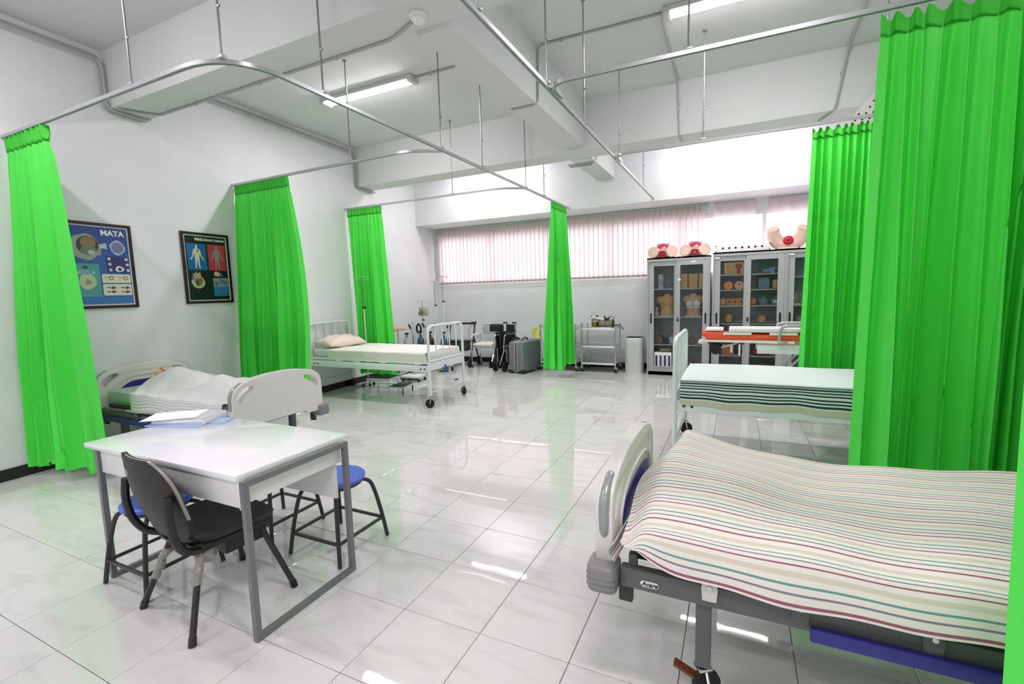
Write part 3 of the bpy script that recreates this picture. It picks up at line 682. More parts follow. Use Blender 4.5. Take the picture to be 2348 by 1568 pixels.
MB().ell((-3.862, 1.10, .762), (.009, .026, .008)).build('mouth', 'pink', mo)
def sheet1():
    x0, x1 = -3.75, -2.20
    ridge = smooth_path([(-3.86, .775, 0), (-3.72, .80, 0), (-3.45, .775, 0), (-3.25, .715, 0), (-3.14, .685, 0), (-3.0, .755, 0), (-2.88, .745, 0), (-2.6, .66, 0), (-2.19, .645, 0)], 6)
    def rz_(x):
        for a, b in zip(ridge, ridge[1:]):
            if a[0] <= x <= b[0]: return lerp(a[1], b[1], (x-a[0])/max(1e-6, b[0]-a[0]))
        return .645
    def f(u, v):
        x = lerp(x0, x1, u); d = v*1.16
        base = .652
        def body(y):
            w_ = .20-.04*math.sin((x+3.4)*3); return base+(rz_(x)-base)*math.exp(-((y-1.11)/w_)**2)+.006*math.sin(21*x+8*y)+.005*math.sin(33*y-9*x)
        if d < .16:
            k = d/.16; y = .615-.012*math.cos(k*PI/2); z = lerp(.50+.015*math.sin(9*x), body(.65), math.sin(k*PI/2))
        elif d < 1.02: y = lerp(.622, 1.48, (d-.16)/.86); z = body(y)
        else: k = (d-1.02)/.14; y = 1.485+.012*math.sin(k*PI/2); z = body(1.48)-.13*k**1.5
        xx = x-(.0+.25*sstep(.9, .62, y))*(1-u)*-1.0+(.02*math.sin(y*14))*(1-u)
        return (xx, y, z, x, d+.035*math.sin(5*x)*math.exp(-((y-1.11)/.3)**2))
    t = MB().grid(f, 80, 70, uv=True).build('bed_sheet', 'blanket1', ang=180)
    tag(t, 'white sheet with fine grey stripes heaped over the manikin behind the desk', 'sheet', 'bed sheets')
sheet1()
# ================================================================ white enamelled metal beds
def metal_bed(label, loc, rz, L, W, hz=1.05, crank=True):
    t = thing('metal_bed', label, 'bed', loc, rz, 'white metal beds'); h = W/2; zr = .50
    for x, nm, tz in ((0, 'foot_frame', hz), (L, 'head_frame', hz+.02)):
        p = fillet([(x, -h, .16), (x, -h, tz), (x, h, tz), (x, h, .16)], .10, 6)
        fr = MB().tube(p, .019, 10).build(nm, 'white', t)
        for k in range(4):
            y = lerp(-h, h, (k+1)/5); MB().cyl((x, y, .60), (x, y, tz-.01), .0085, seg=8).build('bar', 'white', fr)
        MB().tube([(x, -h+.01, .60), (x, h-.01, .60)], .016, 8).build('mid_rail', 'white', fr)
        MB().box((x, 0, .53), (.03, W-.03, .10), .006).build('end_plate', 'white', fr)
        MB().tube([(x, -h+.01, .20), (x, h-.01, .20)], .013, 8).build('lower_bar', 'white', fr)
        for s in (-1, 1): caster(t, (x, s*h, 0), .058, ang=.5*s)
    for s in (-1, 1):
        rl = MB().box((L/2, s*(h-.012), zr), (L-.03, .03, .085), .005).build('side_rail', 'white', t)
        for x in (.07, .13, L-.1, L-.16): MB().cyl((x, s*(h+.003), zr), (x, s*(h+.008), zr), .011, seg=10).build('bolt', 'dark', rl)
        MB().box((L/2, s*(h-.03), zr+.075), (L-.08, .03, .03), .004).build('platform_edge', 'white', t)
    MB().box((L/2, 0, zr+.085), (L-.08, W-.08, .015), .003).build('platform', 'white', t)
    if crank:
        MB().tube(fillet([(.25, .06, .44), (-.07, .06, .44), (-.075, .04, .30), (-.075, -.10, .285)], .02, 3), .007, 7).build('crank_handle', 'chrome', t)
        MB().tube([(-.075, -.06, .287), (-.075, -.13, .282)], .011, 8).build('crank_grip', 'blk', t)
        MB().cyl((-.02, .10, .455), (-.075, .10, .455), .022, seg=12).build('blue_knob', 'dkblue', t)
        MB().box((-.02, .07, .50), (.012, .03, .03), .003).build('blue_catch', 'dkblue', t)
    return t
bed2 = metal_bed('white metal bed with a pillow by the left wall', (-2.14, 3.65, 0), PI, 2.12, .82)
bed3 = metal_bed('white metal bed under a green-striped blanket on the right', (.935, 2.76, 0), 0, 2.06, .9, 1.04, crank=False)
MB().box((-1.06, 0, .65), (2.02, .76, .11), .03).build('mattress', 'vinyl', None).location = (-2.14, 3.65, 0)
mt = [o for o in bpy.data.objects if o.name.startswith('mattress') and o.parent is None][0]
mt.location = (0, 0, 0); mt.rotation_euler = (0, 0, 0)
for v in mt.data.vertices: v.co.x = -v.co.x
mt.data.flip_normals(); mt.parent = bed2
m3 = MB().box((1.03, 0, .65), (1.96, .84, .12), .03).build('mattress', 'vinyl', bed3)
# cream cover on the left metal bed
def cover2(u, v):
    x = lerp(-3.92, -2.19, u); d = v*1.04
    wv = .004*math.sin(9*x)+.004*math.sin(23*x+2)
    if d < .15: k = d/.15; return (x, 3.257-.008*math.cos(k*PI/2)+wv+(.016*math.sin(k*7)), lerp(.565+wv*2, .712, math.sin(k*PI/2)))
    if d < .93: s = (d-.15)/.78; return (x, lerp(3.262, 4.038, s), .714+.003*math.sin(7*x+9*s)+.002*math.sin(19*s+3*x)-.004*math.exp(-(s/.03)**2))
    k = (d-.93)/.11; return (x, 4.04+.008*k, .712-.11*k**1.5)
cv = MB().grid(cover2, 60, 60).build('bed_sheet', 'cream', ang=180); tag(cv, 'plain cream sheet tucked over the left metal bed', 'sheet', 'bed sheets')
def coverend(u, v):
    y = lerp(3.27, 4.03, u); return (-2.185+.012*math.sin(v*PI), y, lerp(.712, .60, v)+.004*math.sin(40*y)*v)
MB().grid(coverend, 40, 6).build('tucked_end', 'cream', cv, ang=180)
def cover3(u, v):
    x = lerp(.975, 2.98, u); d = v*1.26; sgx = -.035*math.exp(-((x-2.0)/.5)**2)*0
    wv = .004*math.sin(8*x)+.003*math.sin(21*x+2)
    if d < .25: k = d/.25; q = min(1, k/.62); return (x, 2.322-.028*math.cos(q*PI/2)+wv*.5, lerp(.513+wv*1.6-.02*sstep(.2, 1, u), .715, sstep(0, 1.02, k)**.9), x, d)
    if d < 1.10: s = (d-.25)/.85; return (x, lerp(2.33, 3.19, s), .717+.006*math.sin(PI*s)-.022*sstep(.35, .9, u)*math.sin(PI*s)+.003*math.sin(6*x+5*s)-.01*math.exp(-((x-.975)/.03)**2), x, d)
    k = (d-1.10)/.16; return (x, 3.195+.01*k, .715-.15*k**1.5, x, d)
cv3 = MB().grid(cover3, 60, 70, uv=True).build('bed_blanket', 'blanket3', ang=180); tag(cv3, 'pale blanket with dark green stripes along its hem on the right metal bed', 'blanket')
# pillow
def pil(u, v):
    a = (u-.5)*2; b = (v-.5)*2
    return a, b
pm = MB(); nu = 26
for sgn in (1, -1):
    def fp(u, v, sgn=sgn):
        a = (u-.5)*2; b = (v-.5)*2
        e = max(0, (1-abs(a)**2.6)*(1-abs(b)**2.6))**.55
        k = 1-.10*(1-abs(a))*0-.07*(a*a)*(b*b)*-1
        pin = 1-.08*(1-a*a)*abs(b)**3; pin2 = 1-.08*(1-b*b)*abs(a)**3
        z = e*(.105 if sgn > 0 else .05)*sgn+.008*math.sin(7*a+5*b)*e+.006*math.sin(13*b-4*a)*e
        return (a*.20*pin2*1.0, b*.33*pin, z)
    pm.grid(fp, nu, nu)
po = pm.build('pillow', 'pillow', ang=180); po.location = (-3.99, 3.60, .775); po.rotation_euler = (0, .12, -.14)
tag(po, 'plump pale pink pillow at the head of the left metal bed', 'pillow')
# step stool under it
ss = thing('step_stool', 'low two-step stool with black treads beneath the left metal bed', 'step stool', (-3.40, 3.86, 0), .12)
def tread(x0, x1, y0, y1, z):
    fr = MB().box(((x0+x1)/2, (y0+y1)/2, z-.012), (x1-x0, y1-y0, .022), .004).build('step_frame', 'white', ss)
    MB().box(((x0+x1)/2, (y0+y1)/2, z+.005), (x1-x0-.01, y1-y0-.01, .012), .004).build('tread', 'blk', fr)
tread(-.22, .16, -.17, .12, .235); tread(.17, .40, -.17, .12, .12)
for x in (-.21, .15):
    for y in (-.16, .11): MB().box((x, y, .115), (.02, .02, .23), .003).build('leg', 'white', ss)
for y in (-.16, .11):
    MB().box((.39, y, .056), (.018, .018, .112), .003).build('leg', 'steel', ss); MB().box((.09, y, .10), (.60, .016, .016), .003).build('stretcher', 'white', ss)
# ================================================================ desk, chair and stools
dk = thing('desk', 'white laminate desk with grey steel loop legs in the left foreground', 'desk', (0, 0, 0))
DX0, DX1, DY0, DY1, DZ = -1.70, -.475, -.435, .185, .735
MB().box(((DX0+DX1)/2, (DY0+DY1)/2, DZ-.0125), (DX1-DX0, DY1-DY0, .025), .002).build('desk_top', 'desk', dk)
FX = (DX0+.095, DX1-.0)
for i, x in enumerate((-1.61, -.455)):
    y0, y1 = -.415, .115+.02
    lf = MB(); e = .025
    for y in (y0, y1): lf.box((x, y, (DZ-.025)/2), (e, e, DZ-.025))
    for z in (e/2, DZ-.025-e/2): lf.box((x, (y0+y1)/2, z), (e, y1-y0-e, e))
    lf.build('leg_frame', 'deskframe', dk, smooth=False)
AZ = .585
fp = MB().box((-1.035, -.405, (AZ+DZ-.025)/2), (1.12, .018, DZ-.025-AZ), .001).build('front_panel', 'lam', dk)
MB().box((-.477, -.411, (AZ+DZ-.025)/2), (.006, .03, DZ-.025-AZ), .001).build('edge_strip', 'wht', fp)
MB().cyl((-.4735, -.411, .68), (-.4725, -.411, .68), .003, seg=8).build('screw', 'dark', fp)
for x in (-1.585, -.483): MB().box((x, -.135, .655), (.016, .52, .105), .001).build('side_panel', 'lam', dk)
MB().box((-1.035, .105, .56), (1.08, .016, .30), .001).build('modesty_panel', 'lam', dk)
# papers on the desk
def sheetstack(name, label, cat, x, y, z, rz, w_, d_, h, m, n=1):
    t = thing(name, label, cat, (x, y, z), rz)
    r = random.Random(int(w_*1000+h*9999))
    for k in range(n):
        o = MB().box((r.gauss(0, .006), r.gauss(0, .006), h/n*(k+.5)), (w_, d_, h/n*.92), 0, rz=r.gauss(0, .04)).build('sheet' if n > 1 else 'cover', m if k % 3 != 1 or n == 1 else 'mount', t, smooth=False)
    return t
sheetstack('plastic_folder', 'pale blue plastic folder at the bottom of the paper pile', 'folder', -1.62, .03, DZ, .30, .34, .25, .006, 'folder')
sheetstack('document_pile', 'pile of printed papers on the blue folder', 'papers', -1.61, .05, DZ+.006, .42, .31, .22, .028, 'paper', 5)
sheetstack('paper_sheet', 'blank white sheet lying askew on the paper pile', 'paper', -1.67, .01, DZ+.034, .66, .29, .20, .006, 'paper', 3)
sheetstack('document_wallet', 'thin bluish document wallet half under the papers, toward the bed', 'folder', -1.47, .085, DZ+.0002, .36, .22, .12, .0055, 'folder')
# office chair, worn
ch = thing('chair', 'worn black chair with taped legs drawn up to the desk', 'chair', (-.90, -.28, 0), -.12)
def seatf(u, v):
    a = PI*2*u; r = v
    c, s = math.cos(a), math.sin(a); e = .62
    x = math.copysign(abs(c)**e, c)*.225*r; y = math.copysign(abs(s)**e, s)*.225*r
    return (x, y, .425-.018*(1-r*r)-.03*sstep(.10, .225, y)*r+.012*sstep(-.1, -.225, y))
sm_ = MB().grid(seatf, 32, 10, closed_u=True)
def seatb(u, v):
    p = seatf(u, 1-.0*v); k = 1-.12*v; return (p[0]*k, p[1]*k, p[2]-.035*v)
sm_.grid(seatb, 32, 4, closed_u=True); sm_.grid(lambda u, v: (lambda p: (p[0]*.88*(1-v), p[1]*.88*(1-v), .385))(seatf(u, 1)), 32, 2, closed_u=True)
sm_.build('seat', 'worn', ch, ang=50)
MB().box((0, 0, .368), (.34, .36, .05), .012).build('seat_pan', 'blk', ch)
# back shell
def backp(u, v, off):
    s = v; a = (u-.5)*2
    wdt = .235*(max(0.02, 1-abs((s-.45)/.62)**2.6))**.5
    x = a*wdt; z = .43+.375*s
    y = -.225-.085*s+.055*a*a*(wdt/.235)**2-.02*math.sin(PI*s)
    return (x, y+off, z)
bk = MB().grid(lambda u, v: backp(u, v, 0), 20, 20).grid(lambda u, v: backp(u, v, .022), 20, 20)
def rim(u, v):
    t = u*4
    if t < 1: q = (t, 0)
    elif t < 2: q = (1, t-1)
    elif t < 3: q = (3-t, 1)
    else: q = (0, 4-t)
    return backp(q[0], q[1], .022*v)
bk.grid(rim, 80, 2, closed_u=True)
back = bk.build('backrest', 'worn', ch, ang=50)
tr = MB()
rp = [Vector(backp(1, s/20, .011)) for s in range(6, 20)]+[Vector(backp(u/10, .985, .011)) for u in range(10, 1, -1)]
MB().tube(rp, .0075, 6).build('taped_edge', 'tape', back)
tq = Vector(backp(.36, .80, 0)); MB().cyl(tq+Vector((0, -.004, 0)), tq+Vector((0, .004, 0)), .016, seg=8).build('tape_patch', 'tape', back)
tq = Vector(backp(.86, .42, 0)); MB().box(tuple(tq), (.03, .012, .055), .004, rz=.3).build('green_label', 'tape', back)
for s in (-1, 1):
    MB().tube(smooth_path([(s*.215, -.262, .66), (s*.222, -.268, .57), (s*.215, -.255, .47), (s*.19, -.215, .395), (s*.165, -.15, .362)], 5), .017, 8).build('back_support', 'blk', ch)
for sx, sy in ((-1, -1), (1, -1), (1, 1), (-1, 1)):
    p0 = Vector((sx*.13, sy*.13, .36)); p1 = Vector((sx*.245, sy*.245+(0 if sy < 0 else -.02), .012))
    lg = MB().tube([p0, p0.lerp(p1, .25), p1], .014, 10).build('leg', 'paint' if sy < 0 else 'dark', ch)
    MB().cyl(p1+Vector((0, 0, -.012)), p1+(p0-p1)*.06, .0165, seg=10).build('foot_cap', 'rubber' if sy > 0 else 'paint', lg)
    if sy < 0:
        rr = random.Random(3+sx); k0, k1 = (.20, .62) if sx < 0 else (.0, .42); ps = []; rs = []
        for k in range(9):
            ps.append(p0.lerp(p1, lerp(k0, k1, k/8))+Vector((rr.gauss(0, .003), rr.gauss(0, .003), 0))); rs.append(rr.uniform(.0155, .022))
        MB().tube(ps, rs, 9).build('tape_wrap', 'tape', lg)
MB().box((.10, .06, .315), (.11, .20, .075), .01).build('tilt_box', 'blk', ch)
MB().cyl((.14, -.10, .325), (.165, -.12, .31), .032, seg=14).build('taped_knob', 'tape', ch)
# stools
def stool():
    t = thing('stool', '', 'stool', (0, 0, 0), 0, 'round blue stools'); H = .43; R = .165
    MB().lathe([(0, H-.034), (R-.02, H-.034), (R-.002, H-.026), (R, H-.010), (R-.010, H-.001), (R-.04, H), (0, H)], 36).build('seat', 'stool', t)
    MB().lathe([(R-.03, H-.05), (R-.018, H-.05), (R-.018, H-.033), (R-.03, H-.033)], 28).build('seat_ring', 'dark', t)
    for sx in (-1, 1):
        for sy in (-1, 1):
            p = smooth_path([(sx*.06, sy*.06, H-.043), (sx*.115, sy*.115, H-.055), (sx*.142, sy*.142, H-.10), (sx*.17, sy*.17, .17), (sx*.19, sy*.19, .006)], 4)
            MB().tube(p, .0115, 8).build('leg', 'dark', t)
    for a, b in (((-1, -1), (1, -1)), ((1, -1), (1, 1)), ((1, 1), (-1, 1)), ((-1, 1), (-1, -1))):
        MB().tube([(a[0]*.175, a[1]*.175, .125), (b[0]*.175, b[1]*.175, .125)], .010, 4, sq=True).build('stretcher', 'dark', t, smooth=False)
    return t
s0 = stool(); s0.location = (-.715, .305, 0); s0['label'] = 'blue round stool at the far right corner of the desk'
dup(s0, (-1.255, .31, 0), .0, 'blue round stool hidden under the far edge of the desk')
dup(s0, (-1.39, -.275, 0), .0, 'blue round stool left of the black chair')
# ================================================================ cabinets along the window wall
CY = 6.40
def cabinet(label, x0, x1, z1, shelves, split=True):
    t = thing('cabinet', label, 'cabinet', (x0, CY, 0), 0, 'grey steel display cabinets'); Wd = x1-x0; D = .37
    b = MB()
    b.box((.01, D/2, z1/2), (.02, D, z1)); b.box((Wd-.01, D/2, z1/2), (.02, D, z1)); b.box((Wd/2, D/2, z1-.012), (Wd, D, .024)); b.box((Wd/2, D/2, .04), (Wd-.04, D, .08)); b.box((Wd/2, .012, z1-.03), (Wd-.04, .024, .06)); b.box((Wd/2, .012, .03), (Wd-.04, .024, .06))
    b.build('carcass', 'cab', t, smooth=False)
    MB().box((Wd/2, D-.008, z1/2), (Wd-.04, .012, z1-.1)).build('back_panel', 'cabin', t, smooth=False)
    for z in shelves: MB().box((Wd/2, D/2+.015, z-.009), (Wd-.045, D-.06, .018), .002).build('shelf', 'shelf', t)
    za, zb = .06, z1-.06
    for i, (xa, xb, y) in enumerate(((.022, Wd*.505, .030), (Wd*.47, Wd-.022, .012))):
        lx = xa+(.085 if i == 0 else .065); rx = xb-(.065 if i == 0 else .085)
        d = MB().curve2d([[(xa, za), (xb, za), (xb, zb), (xa, zb)], [(lx, za+.09), (rx, za+.09), (rx, zb-.075), (lx, zb-.075)]], .016, .001, XZ(y)).build('sliding_door', 'cab', t, smooth=False)
        MB().box(((lx+rx)/2, y, (za+zb)/2+.0075), (rx-lx+.01, .004, zb-za-.165)).build('pane', 'glass', d, smooth=False)
        hx = xa+.04 if i == 0 else xb-.04
        MB().curve2d([rrect(hx-.014, .86, hx+.014, 1.03, .004)], .003, .0005, XZ(y-.009)).build('recessed_handle', 'blk', d)
        if i == 1:
            MB().box((xa+.032, y-.012, .93), (.026, .012, .07), .004).build('lock', 'blk', d); MB().cyl((xa+.032, y-.018, .945), (xa+.032, y-.022, .945), .008, seg=10).build('lock_barrel', 'chrome', d)
    MB().box((Wd*.74 if split else .06, .003, z1-.085), (.07, .003, .022)).build('paper_label', 'paper', t, smooth=False)
    if split: MB().box((Wd*.525, .0015, 1.57), (.045, .003, .03)).build('paper_label', 'paper', t, smooth=False)
    return t
cabinet('grey glass-door cabinet next to the bin', .035, 1.00, 1.935, (1.43, .97, .51, .14))
cabinet('grey glass-door cabinet with the white holed box on top', 1.035, 2.03, 1.965, (1.62, 1.385, 1.14, .86, .60, .36, .12), False)
cabinet('grey glass-door cabinet half hidden by the green curtain', 2.032, 3.0, 1.965, (1.56, 1.14, .86, .45, .12), False)
# ---------------------------------------------------------------- what stands in the cabinets
def item(name, label, cat, loc, build, rz=0.0, group=None):
    t = thing(name, label, cat, loc, rz, group); build(t); return t
def torso(t, m, bra=False):
    prof = [(.0, .0), (.105, .0), (.112, .05), (.10, .12), (.115, .20), (.135, .26), (.10, .31), (.05, .335), (.04, .36), (.0, .36)]
    b = MB().lathe([(r*1.0, z) for r, z in prof], 24); b.v = [(x*1.0, y*.62, z) for x, y, z in b.v]
    for s in (-1, 1):
        b.ell((s*.125, 0, .265), (.045, .05, .06)); b.ell((s*.055, -.062, .20), (.05, .035, .05))
    b.build('body', m, t)
    if bra:
        bb = MB()
        for s in (-1, 1):
            bb.ell((s*.058, -.066, .195), (.062, .042, .062))
            bb.tube(smooth_path([(s*.07, -.10, .23), (s*.09, -.085, .28), (s*.085, -.02, .335)], 4), .007, 6)
        bb.tube([(.118*math.cos(a), -.002+.078*math.sin(a), .135) for a in [2*PI*k/24 for k in range(24)]], .013, 6, closed=True)
        bb.build('white_bra', 'wht', t)
    else:
        for s in (-1, 1): MB().ell((s*.056, -.098, .20), (.012, .005, .012)).build('brown_disc', 'cloudy', t)
    MB().box((0, 0, -.004), (.26, .17, .014), .004).build('base_board', 'wht', t)
X = .035
item('canister', 'grey-green canister on the top left shelf of the cabinet by the bin', 'canister', (X+.21, 6.50, 1.43), lambda t: (MB().lathe([(0, 0), (.047, 0), (.047, .21), (.05, .212), (.05, .235), (0, .238)], 24).build('body', 'bin', t), MB().lathe([(.0478, .06), (.0478, .15)], 24).build('paper_label', 'gcyl', t)))
for k, (x, w_, lb) in enumerate(((.575, .11, 'leftmost'), (.712, .135, 'middle'), (.86, .135, 'rightmost'))):
    item('injection_block', '%s beige injection pad behind the right door of the cabinet by the bin' % lb, 'training pad', (X+x, 6.50, 1.43), lambda t, w_=w_: (MB().box((0, 0, .115), (w_, .12, .23), .012).build('pad', 'skiny', t), MB().cyl((0, -.06, .12), (0, -.0615, .12), .006, seg=8).build('port', 'hole', t)), 0, 'beige injection pads')
item('torso_model', 'bare tan torso model on the second shelf of the cabinet by the bin', 'torso model', (X+.30, 6.57, .981), lambda t: torso(t, 'skiny'))
item('torso_model', 'torso model wearing a white bra behind the right cabinet door', 'torso model', (X+.71, 6.57, .981), lambda t: torso(t, 'skin', True))
def lump(m, r, e=.8):
    return lambda t: MB().ell((0, 0, r[2]), r, 16, 10, None, e).build('body', m, t)
item('small_model', 'small pinkish model beside the bare tan torso model', 'training model', (X+.135, 6.54, .97), lambda t: (MB().ell((0, 0, .05), (.04, .04, .05)).build('body', 'palepink', t), MB().ell((0, 0, .125), (.032, .032, .035)).build('head', 'skinp', t)))
item('bottle', 'small greenish bottle beside the torso with the white bra', 'bottle', (X+.885, 6.52, .97), lambda t: (MB().lathe([(0, 0), (.026, 0), (.028, .06), (.02, .085), (.01, .095), (.01, .11), (0, .11)], 14).build('body', 'teal', t), MB().lathe([(.012, .108), (.012, .13), (0, .13)], 10).build('cap', 'wht', t)))
item('cloth_bundle', 'brownish bundle on the third shelf of the cabinet by the bin', 'bundle', (X+.18, 6.56, .51), lambda t: MB().ell((0, 0, .07), (.085, .08, .07), 16, 10, None, .7).ell((.02, -.03, .12), (.04, .04, .035)).build('cloth', 'cloudy', t))
item('cloth_bundle', 'teal bundle beside the brownish bundle', 'bundle', (X+.30, 6.52, .51), lambda t: MB().ell((0, 0, .05), (.055, .06, .05), 14, 8, None, .75).build('cloth', 'teal', t))
item('plastic_bag', 'pale bag on the third shelf beside the teal bundle', 'bag', (X+.40, 6.54, .51), lambda t: (MB().ell((0, 0, .06), (.075, .06, .06), 14, 8, None, .6).build('bag', 'sheet', t), MB().ell((.0, 0, .14), (.035, .03, .035)).build('knot', 'bag', t)))
item('plastic_bag', 'reddish bag behind the right door, third shelf of the cabinet by the bin', 'bag', (X+.69, 6.54, .51), lambda t: (MB().ell((0, 0, .06), (.06, .06, .06), 14, 8, None, .7).build('bag', 'cloudy', t), MB().ell((.0, 0, .125), (.025, .025, .025)).build('knot', 'cloudy', t)))
for k in range(4):
    pos = ('first', 'second', 'third', 'fourth')[k]
    item('ring_binder', '%s white and navy binder from the left on the cabinet floor' % pos, 'binder', (X+.155+.068*k, 6.50, .14), lambda t, k=k: (MB().box((0, 0, .12), (.064, .2, .24), .003).build('spine', 'wht', t), MB().box((0, -.101, .10), (.034, .003, .18), .001).build('navy_stripe', 'blue' if k % 2 else 'navy', t), MB().box((0, -.1015, .20), (.02, .004, .014), .001).build('label_window', 'wht', t)), 0, 'white and navy binders')
item('cloth_bundle', 'yellowish bundle lying on the four binders', 'bundle', (X+.28, 6.52, .38), lambda t: MB().ell((0, 0, .03), (.10, .07, .03), 14, 8, None, .8).build('cloth', 'bag', t))
item('cloth_bundle', 'dark red bundle on the cabinet floor behind the right door', 'bundle', (X+.66, 6.52, .14), lambda t: MB().ell((0, 0, .06), (.12, .08, .06), 14, 8, None, .8).build('cloth', 'cloudy', t))
X = 1.035
def organ_box(t):
    MB().box((0, 0, .095), (.29, .14, .19), .02).build('body', 'skiny', t)
    MB().curve2d([[(p[0], p[1]) for p in smooth_path([(.02, .145, 0), (.06, .165, 0), (.10, .145, 0), (.105, .11, 0), (.085, .08, 0), (.085, .02, 0), (.04, .02, 0), (.04, .08, 0), (.018, .11, 0)], 4, True)]], .008, .002, XZ(-.071)).build('red_organ', 'redp', t)
    MB().cyl((-.09, -.07, .12), (-.09, -.072, .12), .01, seg=10).build('port', 'hole', t)
item('abdomen_model', 'tan block model with a red organ on the top shelf of the middle cabinet', 'training model', (X+.30, 6.52, 1.62), organ_box)
item('small_box', 'light blue box on the top right shelf of the middle cabinet', 'box', (X+.77, 6.50, 1.62), lambda t: (MB().box((0, 0, .03), (.16, .12, .06), .006).build('body', 'bluebox', t), MB().box((.06, 0, .072), (.10, .08, .02), .004).build('lid', 'gcyl', t), MB().box((-.02, -.062, .012), (.09, .004, .02), .001).build('red_stripe', 'redp', t)))
def roll(m, slit):
    def f(t):
        MB().cyl((0, -.09, .065), (0, .09, .065), .065, seg=24).build('body', m, t)
        if slit: MB().box((0, -.0915, .065), (.007, .003, .05), .001).build('slit', 'cloudy', t)
        else: MB().cyl((0, -.0905, .085), (0, -.092, .085), .012, seg=10).build('port', 'hole', t)
    return f
item('limb_model', 'orange-tan roll-shaped model with a slit in the middle cabinet', 'training model', (X+.225, 6.52, 1.385), roll('skino', True))
item('limb_model', 'brownish roll-shaped model beside the one with a slit', 'training model', (X+.375, 6.52, 1.385), roll('skin', False))
item('storage_box', 'blue-grey plastic box on the second shelf of the middle cabinet', 'box', (X+.71, 6.52, 1.385), lambda t: (MB().box((0, 0, .075), (.15, .16, .15), .012).build('body', 'greybox', t), MB().box((0, 0, .157), (.16, .17, .016), .006).build('lid', 'greybox', t)))
item('limb_model', 'tan model at the right end of the second shelf of the middle cabinet', 'training model', (X+.865, 6.54, 1.385), lambda t: MB().box((0, 0, .07), (.075, .10, .14), .02).build('body', 'skin', t))
def holes3(t):
    MB().box((0, 0, .055), (.25, .13, .11), .012).build('body', 'skino', t)
    for x in (-.08, 0, .08): MB().cyl((x, -.0645, .06), (x, -.0665, .06), .013, seg=12).build('hole', 'hole', t)
item('wound_block', 'orange-tan block with three dark holes in the middle cabinet', 'training model', (X+.325, 6.52, 1.14), holes3)
item('stump_model', 'rounded pinkish model left of the block with three holes', 'training model', (X+.15, 6.53, 1.14), lump('skin', (.05, .06, .06)))
item('stump_model', 'small rounded tan model right of the middle cabinet lock post', 'training model', (X+.57, 6.53, 1.14), lump('skino', (.055, .06, .055)))
def pot(t, lab=False):
    MB().lathe([(0, 0), (.062, 0), (.07, .09), (.074, .092), (.074, .102), (.0, .112)], 20).build('pot', 'greybox', t)
    MB().lathe([(.02, .112), (.02, .13), (0, .13)], 10).build('lid_knob', 'gcyl', t)
    if lab: MB().box((0, -.072, .055), (.075, .004, .03), .001).build('paper_label', 'paper', t)
item('lidded_pot', 'blue-grey lidded pot on the third shelf of the middle cabinet', 'pot', (X+.715, 6.53, 1.14), pot)
item('lidded_pot', 'blue-grey lidded pot with a white label', 'pot', (X+.88, 6.53, 1.14), lambda t: pot(t, True))
item('rounded_model', 'gold-tan rounded model on the fourth shelf of the middle cabinet', 'training model', (X+.24, 6.53, .86), lump('skiny', (.055, .06, .075)))
item('rounded_model', 'pinkish rounded model on the fourth shelf of the middle cabinet', 'training model', (X+.70, 6.53, .86), lump('skin', (.065, .06, .065)))
item('box_file', 'salmon box file low in the middle cabinet', 'box file', (X+.235, 6.50, .36), lambda t: (MB().box((0, 0, .12), (.17, .14, .235), .006).build('body', 'salmon', t), MB().box((.05, -.0715, .13), (.028, .004, .17), .001).build('white_strip', 'wht', t)))
for k, (x, m, lb) in enumerate(((.455, 'salmon', 'orange'), (.49, 'orng', 'amber'), (.53, 'yell', 'pale yellow'), (.40, 'wht', 'white'))):
    item('folder', '%s folder standing low in the middle cabinet' % lb, 'folder', (X+x, 6.49, .36), lambda t, m=m: (MB().box((0, 0, .11), (.028, .13, .22), .003).build('cover', m, t), MB().box((0, -.066, .09), (.014, .003, .08), .001).build('spine_label', 'wht', t)), 0, 'folders in the middle cabinet')
item('organ_model', 'pinkish organ model behind the cot, low in the middle cabinet', 'training model', (X+.71, 6.51, .36), lump('pink', (.13, .08, .055)))
item('organ_model', 'reddish organ model under the pinkish one', 'training model', (X+.72, 6.51, .12), lump('cloudy', (.13, .08, .06)))
item('torso_piece', 'tan model on a white base in the cabinet half behind the curtain', 'training model', (2.15, 6.52, 1.14), lambda t: (MB().ell((0, 0, .10), (.05, .05, .085), 16, 10, None, .85).build('body', 'skin', t), MB().box((0, 0, .01), (.17, .12, .02), .004).build('base_board', 'wht', t)))
item('stump_model', 'yellowish rounded model on the lower shelf of the cabinet half behind the curtain', 'training model', (2.24, 6.50, .86), lump('bag', (.06, .06, .06)))
